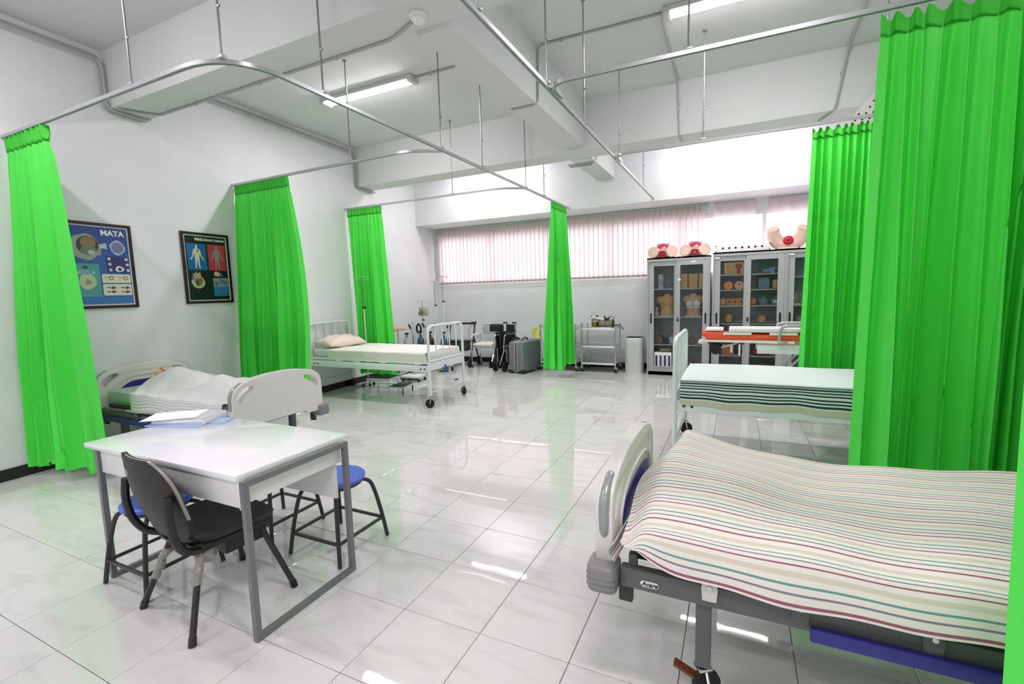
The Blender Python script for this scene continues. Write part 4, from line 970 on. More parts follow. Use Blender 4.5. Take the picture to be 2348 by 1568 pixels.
# ---------------------------------------------------------------- on top of the cabinets
def pelvis(t, red2):
    b = MB().box((0, .05, .075), (.28, .20, .13), .05)
    b.build('body', 'skinp', t)
    for s in (-1, 1):
        q = MB().tube(smooth_path([(s*.08, .10, .085), (s*.13, .0, .095), (s*.15, -.07, .10)], 5), [.075, .085, .09, .092, .094, .095, .095, .095, .095, .094, .088], 20)
        th = q.build('thigh_stump', 'skinp', t); MB().cyl((s*.152, -.071, .1003), (s*.1535, -.0765, .1005), .082, seg=24).build('stump_face', 'skinp', th)
    tz = Matrix.Translation((0, 0, .02)) @ Matrix.Rotation(0, 4, 'X')
    MB().curve2d([[(-.13, .13), (.13, .13), (.095, .245), (-.095, .245)]], .09, .01, XZ(.05)).build('belly_block', 'palepink', t)
    cr = [(p[0], p[1]) for p in smooth_path([(-.085, .145, 0), (-.09, .19, 0), (-.05, .225, 0), (.02, .232, 0), (.08, .205, 0), (.085, .165, 0), (.045, .165, 0), (.01, .19, 0), (-.03, .165, 0), (-.05, .145, 0)], 4, True)]
    MB().curve2d([cr], .01, .003, XZ(.002)).build('rose_cutaway', 'pink', t)
    MB().ell((.025, -.004, .165), (.02, .006, .022)).build('white_spot', 'wht', t)
    MB().curve2d([rrect(-.052, -.005, .052, .115, .03)], .03, .008, XZ(-.085)).build('red_insert', 'red', t)
    if red2: MB().ell((0, -.102, .06), (.02, .006, .018)).build('insert_centre', 'cloudy', t)
item('pelvis_model', 'pink pelvis training model on the left of the cabinet by the bin', 'training model', (.26, 6.58, 1.935), lambda t: pelvis(t, False))
item('pelvis_model', 'pink pelvis training model on the right of the cabinet by the bin', 'training model', (.76, 6.58, 1.935), lambda t: pelvis(t, True))
def boxholes(t):
    MB().box((0, 0, .058), (.755, .12, .116), .005).build('box', 'wht', t)
    for k in range(7): MB().cyl((-.27+.09*k, -.0602, .062), (-.27+.09*k, -.0612, .062), .016, seg=14).build('hole', 'hole', t)
    for s in (-1, 1):
        for z in (.02, .10): MB().box((s*.372, -.061, z), (.014, .004, .02), .001).build('corner_clip', 'hole', t)
item('holed_box', 'long white box with seven dark holes on top of the middle cabinet', 'box', (1.44, 6.54, 1.965), boxholes)
def upelvis(t):
    p = smooth_path([(-.20, -.05, .30), (-.185, 0, .20), (-.12, .04, .11), (0, .05, .085), (.12, .04, .11), (.185, 0, .20), (.20, -.05, .30)], 5)
    n = len(p); rs = [.085+.022*math.sin(PI*i/(n-1)) for i in range(n)]
    MB().tube(p, rs, 20).build('body', 'skinp', t)
    for s in (-1, 1): MB().cyl((s*.2005, -.0505, .301), (s*.203, -.056, .312), .083, .078, seg=22).build('stump_face', 'skinp', t)
    MB().lathe([(0, .012), (.05, .012), (.066, .004), (.07, 0)], 22, Matrix.Translation((0, -.062, .125)) @ Matrix.Rotation(PI/2, 4, 'X')).build('red_insert', 'redp', t)
    MB().lathe([(.028, .012), (.022, .02), (.012, .012), (0, .012)], 16, Matrix.Translation((0, -.062, .125)) @ Matrix.Rotation(PI/2, 4, 'X')).build('insert_centre', 'pink', t)
    MB().box((0, .03, .012), (.26, .18, .024), .01).build('base_board', 'skinp', t)
item('pelvis_model', 'U-shaped pink training model with raised thighs and a red disc', 'training model', (2.05, 6.56, 1.965), upelvis)
# ================================================================ along the window wall
def trolley(label, x0, x1, y0, y1, group='chrome instrument trolleys'):
    t = thing('instrument_trolley', label, 'trolley', (0, 0, 0), 0, group)
    for x in (x0, x1):
        for y in (y0, y1):
            p = MB().cyl((x, y, .075), (x, y, .83), .0125, seg=10).build('post', 'chrome', t)
            MB().lathe([(.0, .83), (.013, .83), (.011, .838), (0, .84)], 10, Matrix.Translation((x, y, 0))).build('post_cap', 'blk', p)
            caster(t, (x, y, 0), .034, ang=.7)
    for z in (.76, .45, .15):
        s = MB().box(((x0+x1)/2, (y0+y1)/2, z), (x1-x0-.02, y1-y0-.02, .004)).build('shelf', 'gcyl', t, smooth=False)
        MB().box(((x0+x1)/2, y0, z), (x1-x0-.02, .012, .032), .003).build('front_edge', 'wht', s)
        for y in (y1,): MB().tube([(x0, y, z+.055), (x1, y, z+.055)], .004, 6).tube([(x0, y, z+.005), (x1, y, z+.005)], .006, 6).build('guard_rail', 'chrome', s)
        for x in (x0, x1):
            g = MB().tube([(x, y0, z+.055), (x, y1, z+.055)], .004, 6).tube([(x, y0, z), (x, y1, z)], .009, 6)
            for k in range(1, 6): g.cyl((x, lerp(y0, y1, k/6), z), (x, lerp(y0, y1, k/6), z+.055), .003, seg=6)
            g.build('guard_rail', 'chrome', s)
    return t
trolley('three-tier chrome trolley with the suction pump, beside the bin', -1.09, -.49, 6.36, 6.74)
trolley('three-tier chrome trolley half hidden behind the narrow aisle curtain', -1.86, -1.19, 6.33, 6.74)
item('instrument_tray', 'dark green tray on the trolley behind the aisle curtain', 'tray', (-1.68, 6.48, .764), lambda t: (MB().box((0, 0, .035), (.24, .20, .07), .008).build('body', 'teal', t), MB().box((0, 0, .078), (.25, .21, .016), .004).build('lid', 'teal', t)))
def heap(m, w_, h_, seed):
    r = random.Random(seed); ph = [r.uniform(0, 6) for _ in range(6)]
    def f(u, v):
        a = 2*PI*u; rr = (1-v)*(1+.18*math.sin(3*a+ph[0])+.1*math.sin(7*a+ph[1]))
        z = h_*(1-(1-v)**2)*(1+.2*math.sin(5*a+ph[2])*(1-v)+.15*math.sin(9*v+ph[3]))
        return (w_*rr*math.cos(a), w_*.7*rr*math.sin(a), z)
    return lambda t: MB().grid(f, 32, 12, closed_u=True).build('cloth', m, t, ang=180)
item('folded_cloth', 'purple cloth heaped on the middle shelf of the half hidden trolley', 'cloth', (-1.68, 6.48, .453), heap('purple', .14, .11, 4))
def hang(t):
    def f(u, v):
        return (lerp(-.07, .07, u)+.015*math.sin(5*v+2), -.006-.012*math.sin(7*u+3*v), -.17*v-.03*math.sin(3*u)*v)
    MB().grid(f, 10, 12).build('cloth', 'yell', t, ang=180)
item('yellow_cloth', 'yellow cloth hanging from the trolley corner above the suitcase', 'cloth', (-1.915, 6.27, .79), hang)
# bin
def rr_loft(t, w_, d_, h_):
    b = MB(); out = rrect(-w_/2, -d_/2, w_/2, d_/2, .085, 6); n = len(out)
    def ring(k, z): 
        i0 = len(b.v); b.v += [(x*k, y*k, z) for x, y in out]; return i0
    rs = [ring(.93, 0), ring(.97, .03), ring(1.0, h_*.85), ring(1.03, h_*.87), ring(1.02, h_-.008), ring(.99, h_), ring(.93, h_-.002)]
    for a, c in zip(rs, rs[1:]):
        for i in range(n): b.f.append((a+i, a+(i+1) % n, c+(i+1) % n, c+i))
    b.f.append(tuple(rs[0]+i for i in range(n-1, -1, -1)))
    b.build('body', 'bin', t)
    q = MB(); i0 = 0; q.v = [(x*.93, y*.93, h_-.002) for x, y in out]+[(x*.88, y*.88, h_-.20) for x, y in out]
    q.f = [(i, (i+1) % n, n+(i+1) % n, n+i) for i in range(n)]+[tuple(n+i for i in range(n))]
    q.build('liner', 'hole', t)
item('bin', 'light grey open bin between the trolley and the cabinet', 'bin', (-.205, 6.58, 0), lambda t: rr_loft(t, .31, .27, .61))
# suction pump on the trolley
def pump(t):
    MB().box((.02, 0, .012), (.36, .20, .024), .008).build('base_tray', 'wht', t)
    MB().lathe([(.055, .0), (.055, .13), (.05, .135)], 20, Matrix.Translation((-.115, 0, .026))).build('jar', 'clear', t)
    MB().lathe([(0, .0), (.051, .0), (.051, .085), (0, .085)], 20, Matrix.Translation((-.115, 0, .028))).build('yellow_fluid', 'yellow', t)
    MB().lathe([(.056, 0), (.056, .014), (.02, .022), (.02, .04), (0, .04)], 16, Matrix.Translation((-.115, 0, .155))).build('jar_lid', 'clear', t)
    for s in (-1, 1): MB().cyl((.09+s*.115, 0, .088), (.09+s*.132, 0, .088), .066, seg=22).build('end_cap', 'blk', t)
    MB().cyl((-.03, 0, .088), (.21, 0, .088), .058, seg=22).build('drum', 'brass', t)
    MB().tube([(.085, .0595*math.cos(a), .088+.0595*math.sin(a)) for a in [2*PI*k/20 for k in range(20)]], .005, 6, closed=True).build('drum_band', 'dark', t)
    MB().box((.10, 0, .168), (.09, .05, .04), .01).build('valve_block', 'blk', t)
    MB().tube([(.07, 0, .18), (.055, 0, .225)], .013, 8).tube([(.11, 0, .18), (.15, 0, .20)], .009, 8).build('knob', 'blk', t)
    MB().tube(smooth_path([(.13, 0, .17), (.18, .0, .215), (.22, 0, .20), (.215, 0, .165), (.17, 0, .155)], 5), .005, 6).build('black_hose', 'blk', t)
    MB().tube(smooth_path([(-.16, -.02, .225), (-.11, -.03, .195), (-.03, -.03, .175), (.06, -.02, .175)], 5), .010, 8).build('white_hose', 'wht', t)
    MB().tube(smooth_path([(-.10, 0, .20), (-.095, 0, .24), (-.115, .0, .285), (-.145, 0, .275), (-.15, 0, .235), (-.10, 0, .20)], 5), .005, 6).build('loop_hose', 'gcyl', t)
    MB().tube([(-.18, -.02, .225), (-.14, -.02, .215)], .011, 8).tube([(-.09, 0, .215), (-.05, 0, .222)], .012, 8).build('hose_connector', 'blk', t)
item('suction_pump', 'suction pump with a jar of yellow fluid on top of the trolley', 'suction pump', (-.76, 6.47, .764), pump)
item('forceps', 'black-handled tongs hanging over the right end of the trolley', 'tongs', (-.49, 6.44, .825), lambda t: MB().tube(smooth_path([(-.06, 0, .0), (.02, 0, .006), (.08, -.01, .012), (.13, -.02, -.07)], 4), .005, 6).tube(smooth_path([(-.06, 0, -.004), (.02, 0, -.004), (.06, .01, -.02), (.125, .0, -.075)], 4), .005, 6).build('arms', 'blk', t))
# suitcase
def suitcase(t):
    Wd, Ln, H = .33, .66, .57
    for s in (-1, 1): MB().box((s*(Wd/4+.006), Ln/2, H/2+.01), (Wd/2-.012, Ln, H-.02), .05).build('shell_half', 'case', t)
    MB().box((0, Ln/2, H/2+.01), (.05, Ln-.012, H-.034), .035).build('seam_gasket', 'blk', t)
    for s in (-1, 1): MB().box((s*.02, Ln/2, H/2+.01), (.016, Ln-.004, H-.024), .008).build('seam_rail', 'gcyl', t)
    for sx in (-1, 1):
        for y in (.035, Ln-.035): MB().box((sx*(Wd/2-.04), y, .035), (.085, .075, .07), .014).build('corner_guard', 'blk', t)
    MB().tube(smooth_path([(0, Ln*.36, H-.005), (0, Ln*.39, H+.035), (0, Ln*.5, H+.045), (0, Ln*.61, H+.035), (0, Ln*.64, H-.005)], 4), .011, 8).build('handle', 'blk', t)
    for y in (.13, Ln-.13): MB().box((0, y, H+.004), (.05, .06, .02), .005).build('latch', 'gcyl', t)
item('suitcase', 'grey hard-shell suitcase standing in front of the wheelchair', 'suitcase', (-2.14, 5.83, 0), suitcase, -.13)
# folded wheelchair
def wheelchair(t):
    for s in (-1, 1):
        x = s*.10
        f = MB().tube(fillet([(x, .30, .86), (x, .27, .20)], .02), .012, 8).build('back_post', 'chrome', t)
        MB().cyl((x, .31, .865), (x, .19, .875), .016, seg=10).build('push_handle', 'blk', f)
        f = MB().tube(fillet([(x, .26, .68), (x, -.12, .68), (x, -.17, .36), (x-.01*s, -.30, .15)], .06), .011, 8).build('side_frame', 'chrome', t)
        MB().box((x, .08, .70), (.05, .34, .03), .01).build('arm_pad', 'blk', f)
        MB().box((x, .05, .58), (.008, .30, .16), .003).build('side_panel', 'cloth', f)
        MB().tube([(x, .27, .42), (x, -.16, .42)], .011, 8).tube([(x, -.06, .42), (x, -.06, .16)], .012, 8).build('lower_frame', 'chrome', f)
        wv = MB().lathe([(.285, -.012), (.30, -.014), (.305, 0), (.30, .014), (.285, .012)], 32, Matrix.Translation((x+s*.035, .22, .305)) @ Matrix.Rotation(PI/2, 4, 'Y')).build('rear_wheel', 'rubber', t)
        MB().tube([(x+s*.055, .22+.265*math.cos(a), .305+.265*math.sin(a)) for a in [2*PI*k/30 for k in range(30)]], .006, 6, closed=True).build('hand_rim', 'chrome', wv)
        sp = MB()
        for k in range(10): sp.cyl((x+s*.035, .22, .305), (x+s*.035, .22+.285*math.cos(2*PI*k/10), .305+.285*math.sin(2*PI*k/10)), .0025, seg=5)
        sp.build('spoke', 'chrome', wv)
        cw = MB().lathe([(.055, -.014), (.085, -.016), (.09, 0), (.085, .016), (.055, .014)], 20, Matrix.Translation((x, -.14, .09)) @ Matrix.Rotation(PI/2, 4, 'Y')).build('front_caster', 'rubber', t)
        MB().cyl((x-.01, -.14, .09), (x+.01, -.14, .09), .05, seg=16).build('caster_hub', 'gcyl', cw)
        MB().box((x-.02*s, -.31, .15), (.02, .14, .12), .005).build('foot_plate', 'blk', t)
    MB().box((0, .06, .60), (.035, .36, .26), .014).build('folded_seat', 'cloth', t)
    MB().box((0, .285, .66), (.17, .03, .36), .012).build('back_sling', 'cloth', t)
    MB().tube([(-.10, .05, .22), (.10, .05, .52)], .010, 6).tube([(.10, .05, .22), (-.10, .05, .52)], .010, 6).build('cross_brace', 'chrome', t)
    cu = MB().box((-.10, -.06, .80), (.26, .12, .14), .03).build('black_cushion', 'cloth', t)
item('wheelchair', 'folded wheelchair with black seat cloth between commode chair and suitcase', 'wheelchair', (-2.50, 6.08, 0), wheelchair, -.08)
# commode chair
def commode(t):
    for s in (-1, 1):
        x = s*.24
        MB().tube(fillet([(x, -.20, .02), (x, -.20, .62), (x, .16, .62)], .07), .012, 8).build('arm_tube', 'chrome', t)
        MB().tube([(x, -.18, .632), (x, .12, .632)], .022, 10).build('arm_pad', 'wht', t)
        MB().cyl((x, .20, .02), (x, .20, .64), .012, seg=8).build('rear_leg', 'chrome', t)
        for y in (-.20, .20): MB().cyl((x, y, 0), (x, y, .05), .016, seg=10).build('foot_cap', 'rubber', t)
        MB().tube([(x, -.20, .40), (x, .20, .40)], .010, 8).tube([(x, -.20, .20), (x, .20, .20)], .009, 8).build('side_stretcher', 'chrome', t)
    MB().tube(fillet([(-.24, .20, .62), (-.20, .26, .80), (.20, .26, .80), (.24, .20, .62)], .06), .012, 8).build('back_tube', 'chrome', t)
    MB().box((0, .252, .70), (.40, .016, .16), .006).build('back_panel', 'gcyl', t)
    MB().tube([(-.24, -.20, .40), (.24, -.20, .40)], .010, 8).tube([(-.24, .20, .40), (.24, .20, .40)], .010, 8).build('cross_tube', 'chrome', t)
    MB().box((0, 0, .45), (.44, .42, .05), .024).build('seat', 'cream', t)
item('commode_chair', 'chrome commode chair with a white seat beside the folded wheelchair', 'chair', (-3.03, 6.42, 0), commode, .06)
# rollator
def rollator(t):
    for s in (-1, 1):
        x = s*.27
        sd_ = MB().tube(fillet([(x, .16, .86), (x, .05, .50), (x, -.14, .10)], .04), .016, 8).build('front_leg', 'navy', t)
        MB().tube([(x, .10, .55), (x, .28, .10)], .015, 8).build('rear_leg', 'navy', t)
        MB().tube([(x, .20, .86), (x, .02, .87)], .020, 10).tube([(x, .16, .86), (x+s*.03, .06, .82), (x+s*.03, .0, .80)], .007, 6).build('handle_grip', 'blk', t)
        for y in (-.15, .28):
            cw = MB().lathe([(.06, -.014), (.083, -.016), (.088, 0), (.083, .016), (.06, .014)], 20, Matrix.Translation((x, y, .088)) @ Matrix.Rotation(PI/2, 4, 'Y')).build('wheel', 'rubber', t)
            MB().cyl((x-.012, y, .088), (x+.012, y, .088), .055, seg=14).build('wheel_hub', 'gcyl', cw)
        MB().tube(smooth_path([(x, .02, .83), (x*.8, -.04, .70), (x*.9, .06, .50), (x, .20, .25)], 5), .004, 5).build('brake_cable', 'blk', t)
    MB().box((0, .06, .50), (.48, .24, .035), .012).build('seat', 'blk', t)
    MB().tube(smooth_path([(-.27, .17, .84), (-.2, .24, .84), (.2, .24, .84), (.27, .17, .84)], 4), .020, 8).build('back_bar', 'blk', t)
    MB().box((0, -.02, .40), (.40, .20, .16), .02).build('wire_basket', 'dark', t)
item('rollator', 'navy rollator walker behind the foot of the left metal bed', 'walker', (-3.58, 6.30, 0), rollator, .1)
# infusion stands
def iv(t, h, hooks, boxed=False, fr=.085):
    MB().cyl((0, 0, .08), (0, 0, h*.72), .0115, seg=10).build('lower_pole', 'white', t)
    MB().cyl((0, 0, h*.72), (0, 0, h), .007, seg=8).build('upper_pole', 'rod', t)
    MB().cyl((-.014, 0, h*.72), (.035, 0, h*.72), .016, seg=10).build('clamp_knob', 'blk', t)
    p = smooth_path([(-.10, 0, h-.06), (-.105, 0, h-.02), (-.07, 0, h), (.07, 0, h), (.105, 0, h-.02), (.10, 0, h-.06)], 4); MB().tube(p, .0045, 6).build('bag_hook', 'redp' if hooks else 'chrome', t)
    for k in range(4):
        a = PI/4+k*PI/2; lg = MB().tube([(0, 0, .085), (fr*math.cos(a), fr*math.sin(a), .055)], .010, 6).build('foot', 'chrome', t)
        MB().ell((fr*math.cos(a), fr*math.sin(a), .026), (.024, .018, .026), 10, 8).build('caster', 'blk', lg)
    if boxed:
        MB().box((.05, -.03, h-.20), (.20, .05, .17), .01).build('yellowed_bag', 'bag', t)
        MB().tube(smooth_path([(-.02, -.06, h-.14), (.0, -.065, h-.22), (.05, -.065, h-.18), (.03, -.062, h-.27), (-.05, -.06, h-.24), (.02, -.06, h-.20)], 5), .012, 7).build('coiled_tube', 'grayp', t)
item('infusion_stand', 'short infusion stand with a yellowed bag and coiled tube by the left wall', 'infusion stand', (-4.19, 5.94, 0), lambda t: iv(t, 1.32, False, True))
item('infusion_stand', 'infusion stand in front of the blind, shorter of the two tall ones', 'infusion stand', (-4.05, 6.18, 0), lambda t: iv(t, 1.70, False), .3)
item('infusion_stand', 'tallest infusion stand, with a red hook, in front of the blind', 'infusion stand', (-3.96, 6.33, 0), lambda t: iv(t, 1.80, True), .2)
item('infusion_stand', 'thin infusion stand standing against the narrow green curtain behind the metal bed', 'infusion stand', (-3.99, 4.125, 0), lambda t: iv(t, 1.76, False), .2)
# oxygen cylinders on their trolleys
def oxy(t, m, grip=1, r=.07):
    MB().lathe([(0, 0), (r, 0), (r, .47), (r*.85, .53), (r*.4, .575), (.022, .58), (.022, .605), (0, .605)], 20, Matrix.Translation((0, 0, .07))).build('cylinder', m, t)
    MB().cyl((0, 0, .67), (0, 0, .73), .014, seg=10).tube([(-.035, 0, .735), (.035, 0, .735)], .016, 8).build('valve', 'blk', t)
    MB().cyl((.0, -.03, .70), (.0, -.055, .70), .026, seg=14).build('gauge', 'chrome', t)
    MB().tube(fillet([(.07, .05, .04), (.10, .05, .70), (.05, .05, .84)], .06), .010, 8).build('trolley_post', 'chrome', t)
    MB().tube([(.062, .05, .815), (.02, .05, .90)] if grip > 0 else [(.06, .05, .82), (.10, .05, .90)], .019, 9).build('hand_grip', 'blk', t)
    MB().box((0, .0, .055), (.20, .20, .02), .004).build('base_plate', 'gcyl', t)
    for s in (-1, 1): MB().lathe([(.02, -.012), (.04, -.013), (.042, .013), (.02, .012)], 14, Matrix.Translation((s*.11, .08, .042)) @ Matrix.Rotation(PI/2, 4, 'Y')).build('wheel', 'rubber', t)
    MB().tube([(r*1.04*math.cos(a), r*1.04*math.sin(a), .30) for a in [2*PI*k/16 for k in range(16)]], .007, 6, closed=True).build('strap', 'blk', t)
item('oxygen_cylinder', 'light grey oxygen cylinder on a trolley, nearest the narrow green curtain', 'oxygen cylinder', (-4.16, 5.38, 0), lambda t: oxy(t, 'gcyl'), .1, 'oxygen cylinders on trolleys')
item('oxygen_cylinder', 'teal oxygen cylinder on a trolley with a black mask above it', 'oxygen cylinder', (-4.10, 5.72, 0), lambda t: (oxy(t, 'teal'), MB().tube([(-.02+.045*math.cos(a), -.02, .80+.085*math.sin(a)) for a in [2*PI*k/18 for k in range(18)]], .019, 8, closed=True).build('black_mask', 'blk', t)), .1, 'oxygen cylinders on trolleys')
item('oxygen_cylinder', 'black oxygen cylinder by the wall right of the teal one', 'oxygen cylinder', (-3.86, 5.70, 0), lambda t: oxy(t, 'blk', -1), -.2, 'oxygen cylinders on trolleys')
item('oxygen_cylinder', 'dark green oxygen cylinder seen through the foot bars of the metal bed', 'oxygen cylinder', (-3.53, 5.66, 0), lambda t: oxy(t, 'teal', -1, .065), .2, 'oxygen cylinders on trolleys')
def overbed(t):
    MB().box((0, 0, .835), (.30, .40, .022), .006).build('table_top', 'wood', t)
    MB().cyl((.10, 0, .06), (.10, 0, .825), .014, seg=8).build('post', 'gcyl', t)
    MB().box((.10, 0, .045), (.06, .44, .03), .006).build('base_bar', 'gcyl', t)
    for s in (-1, 1): caster(t, (.10, s*.18, -.001), .018)
    MB().tube([(-.02, -.08, .852), (-.05, -.10, .885)], .016, 8).build('black_clip', 'blk', t)
item('overbed_table', 'small orange wooden overbed table behind the narrow green curtain', 'table', (-4.16, 5.0, 0), overbed, .1)
# low wheeled bases seen under the metal bed
def lowbase(t):
    MB().box((0, 0, .085), (.34, .26, .035), .008).build('base_plate', 'wht', t)
    MB().tube([(-.17, -.13, .05), (.17, -.13, .05)], .014, 7).build('front_bar', 'dark', t)
    for sx in (-1, 1):
        for sy in (-1, 1): caster(t, (sx*.15, sy*.10, 0), .024)
    MB().cyl((.0, .05, .10), (.0, .05, .42), .02, seg=10).build('post', 'gcyl', t)
item('wheeled_base', 'low white wheeled base seen under the metal bed', 'wheeled base', (-3.55, 4.72, 0), lowbase, .1)
# ================================================================ ambulance cot
def cot(t):
    MB().box((.95, 0, .845), (1.85, .46, .07), .03).build('mattress', 'orange', t)
    hd = MB().box((.10, 0, .875), (.24, .44, .05), .022).build('head_cushion', 'orange', t)
    MB().box((1.08, 0, .925), (1.60, .40, .045), .008).build('spine_board', 'wht', t)
    MB().box((.12, 0, .925), (.20, .34, .03), .01).build('white_pillow', 'wht', t)
    for x0, x1 in ((.22, .52), (.70, .98), (1.16, 1.45)): MB().box(((x0+x1)/2, -.225, .888), (x1-x0, .03, .026), .006).build('white_strap', 'wht', t)
    for s in (-1, 1):
        MB().tube(fillet([(-.04, s*.20, .80), (.95, s*.24, .795)], .05), .016, 8).build('frame_tube', 'wht', t)
        r = MB().tube(fillet([(.80, s*.25, .81), (.80, s*.25, .985), (1.65, s*.25, .985), (1.65, s*.25, .81)], .10, 6), .016, 8).build('side_rail', 'alu', t)
        MB().box((.83, s*.25, .80), (.10, .03, .03), .006).build('rail_foot', 'alu', r)
        MB().box((1.18, s*.20, .715), (1.20, .045, .105), .004).build('chassis_beam', 'white', t)
        MB().tube([(.10, s*.17, .69), (.42, s*.17, .79)], .014, 7).build('fold_link', 'alu', t)
        MB().tube([(1.05, s*.16, .66), (.58, s*.16, .12)], .015, 7).build('front_leg', 'alu', t)
        MB().tube([(1.05, s*.19, .66), (1.55, s*.19, .12)], .015, 7).build('rear_leg', 'alu', t)
        MB().tube([(.98, s*.13, .30), (1.30, s*.13, .58)], .009, 6).build('gas_strut', 'chrome', t)
        for x in (.58, 1.55): caster(t, (x, s*.17, 0), .058, ang=.4)
        wv = MB().lathe([(.035, -.02), (.066, -.02), (.07, 0), (.066, .02), (.035, .02)], 20, Matrix.Translation((.14, s*.17, .70)) @ Matrix.Rotation(PI/2, 4, 'X')).build('loading_wheel', 'rubber', t)
        MB().cyl((.14, s*.17-.014, .70), (.14, s*.17+.014, .70), .036, seg=14).build('wheel_hub', 'dark', wv)
    MB().tube(fillet([(.10, -.16, .78), (-.05, -.16, .77), (-.05, .16, .77), (.10, .16, .78)], .05), .015, 8).build('front_handle', 'wht', t)
    MB().box((.25, 0, .775), (.40, .36, .03), .006).build('under_plate', 'blk', t)
item('ambulance_cot', 'orange ambulance cot with white spine board in front of the cabinets', 'stretcher', (1.02, 4.66, 0), cot)
# ================================================================ posters
def flat(t, name, poly, lift, m, parent):
    b = MB(); b.prism(poly, 0, .0006, Matrix.Translation((0, 0, lift))); return b.build(name, m, parent, smooth=False)
PM = {}
def pm(rgb):
    k = tuple(rgb)
    if k not in PM: PM[k] = mat('print_%d_%d_%d' % k, rgb, .35)
    return PM[k]
def ellp(cx, cy, rx, ry, n=20, a0=0, wob=0, k=3): return [(cx+rx*math.cos(a)*(1+wob*math.sin(k*a+a0)), cy+ry*math.sin(a)*(1+wob*math.cos(k*a))) for a in [2*PI*i/n for i in range(n)]]
def gradmat(name, a, b, h):
    m = bpy.data.materials.new(name); m.use_nodes = True; nt = m.node_tree; bs = nt.nodes['Principled BSDF']; bs.inputs['Roughness'].default_value = .3
    tc = nt.nodes.new('ShaderNodeTexCoord'); sp = nt.nodes.new('ShaderNodeSeparateXYZ'); nt.links.new(tc.outputs['Object'], sp.inputs[0])
    mr = nt.nodes.new('ShaderNodeMapRange'); mr.inputs[1].default_value = 0; mr.inputs[2].default_value = h; nt.links.new(sp.outputs[1], mr.inputs[0])
    r = nt.nodes.new('ShaderNodeValToRGB'); r.color_ramp.elements[0].color = (*lin(b), 1); r.color_ramp.elements[1].color = (*lin(a), 1)
    nt.links.new(mr.outputs[0], r.inputs[0]); nt.links.new(r.outputs[0], bs.inputs['Base Color']); return m
def poster(label, ya, yb, z0, z1, bgm, title, tsize, tx, tz):
    a = math.atan2(yb-ya, XL(yb)-XL(ya))
    t = bpy.data.objects.new('poster', None); COL.objects.link(t); t.empty_display_size = .1; tag(t, label, 'poster', 'framed anatomy posters')
    d = Vector((XL(yb)-XL(ya), yb-ya, 0)).normalized(); nrm = Vector((d.y, -d.x, 0)); W_ = (Vector((XL(yb), yb))-Vector((XL(ya), ya))).length; H_ = z1-z0
    o = Vector((XL(ya), ya, z0))+nrm*.003
    t.matrix_world = Matrix(((d.x, 0, nrm.x, o.x), (d.y, 0, nrm.y, o.y), (0, 1, 0, o.z), (0, 0, 0, 1)))
    f = .028
    MB().curve2d([[(0, 0), (W_, 0), (W_, H_), (0, H_)], [(f, f), (W_-f, f), (W_-f, H_-f), (f, H_-f)]], .022, .003, Matrix.Translation((W_*0, 0, .011))).build('frame', 'frame', t)
    MB().curve2d([[(f-.002, f-.002), (W_-f+.002, f-.002), (W_-f+.002, H_-f+.002), (f-.002, H_-f+.002)], [(f+.012, f+.012), (W_-f-.012, f+.012), (W_-f-.012, H_-f-.012), (f+.012, H_-f-.012)]], .004, 0, Matrix.Translation((0, 0, .012))).build('mount_edge', 'mount', t, smooth=False)
    g = f+.010; pr = MB().box((W_/2, H_/2, .006), (W_-2*g, H_-2*g, .006)).build('print', bgm, t, smooth=False)
    def P(u, v): return (g+(W_-2*g)*u, H_-g-(H_-2*g)*v)
    def S_(pts): return [P(u, v) for u, v in pts]
    x_, y_ = P(tx, tz); text_mesh('title_lettering', title, tsize, pm((238, 240, 240)), pr, (x_, y_, .0105), (0, 0, 0), 'RIGHT', 0, tsize*.03, .0003)
    cnt = [0]
    def shp(name, uv, rgb, raw=None):
        cnt[0] += 1
        return flat(t, name, raw if raw else S_(uv), .009+.00045*cnt[0]*.35, pm(rgb), pr)
    return t, pr, P, shp
t1, pr1, P1, sh = poster('framed blue eye anatomy poster titled MATA beside the left green curtain', .50, 1.09, 1.41, 2.225, gradmat('blue_print', (40, 62, 140), (52, 116, 178), .80), 'MATA', .072, .95, .075)
sh('eye_drawing', ellp(.31, .265, .235, .165, 22, .5, .06, 5), (150, 158, 152)); sh('eye_drawing', ellp(.35, .245, .17, .12, 20), (52, 58, 50)); sh('eye_drawing', ellp(.36, .21, .12, .075, 18), (140, 112, 78))
sh('eye_drawing', ellp(.36, .295, .13, .055, 18, .3, .12), (108, 122, 108)); sh('eye_drawing', ellp(.40, .33, .06, .03, 12, .1, .1), (176, 182, 166)); sh('eye_drawing', [(.52, .23), (.64, .20), (.65, .28), (.54, .27)], (188, 196, 184)); sh('eye_drawing', [(.47, .32), (.55, .30), (.55, .36), (.49, .37)], (168, 140, 132))
sh('lens_drawing', ellp(.82, .255, .125, .095, 18, .2, .07, 4), (176, 184, 200)); sh('lens_drawing', ellp(.82, .255, .10, .075, 16), (112, 116, 168))
sh('centre_panel', [(.62, .37), (.97, .37), (.97, .585), (.62, .585)], (48, 44, 108))
for u, v in ((.66, .405), (.945, .405), (.665, .475), (.955, .475), (.67, .55), (.96, .55)): sh('small_eye', ellp(u, v, .028, .020, 12), (198, 204, 212))
sh('eyeball_drawing', ellp(.82, .535, .075, .04, 14, .4, .12), (206, 208, 206)); sh('eyeball_drawing', ellp(.82, .54, .03, .022, 10), (40, 34, 40))
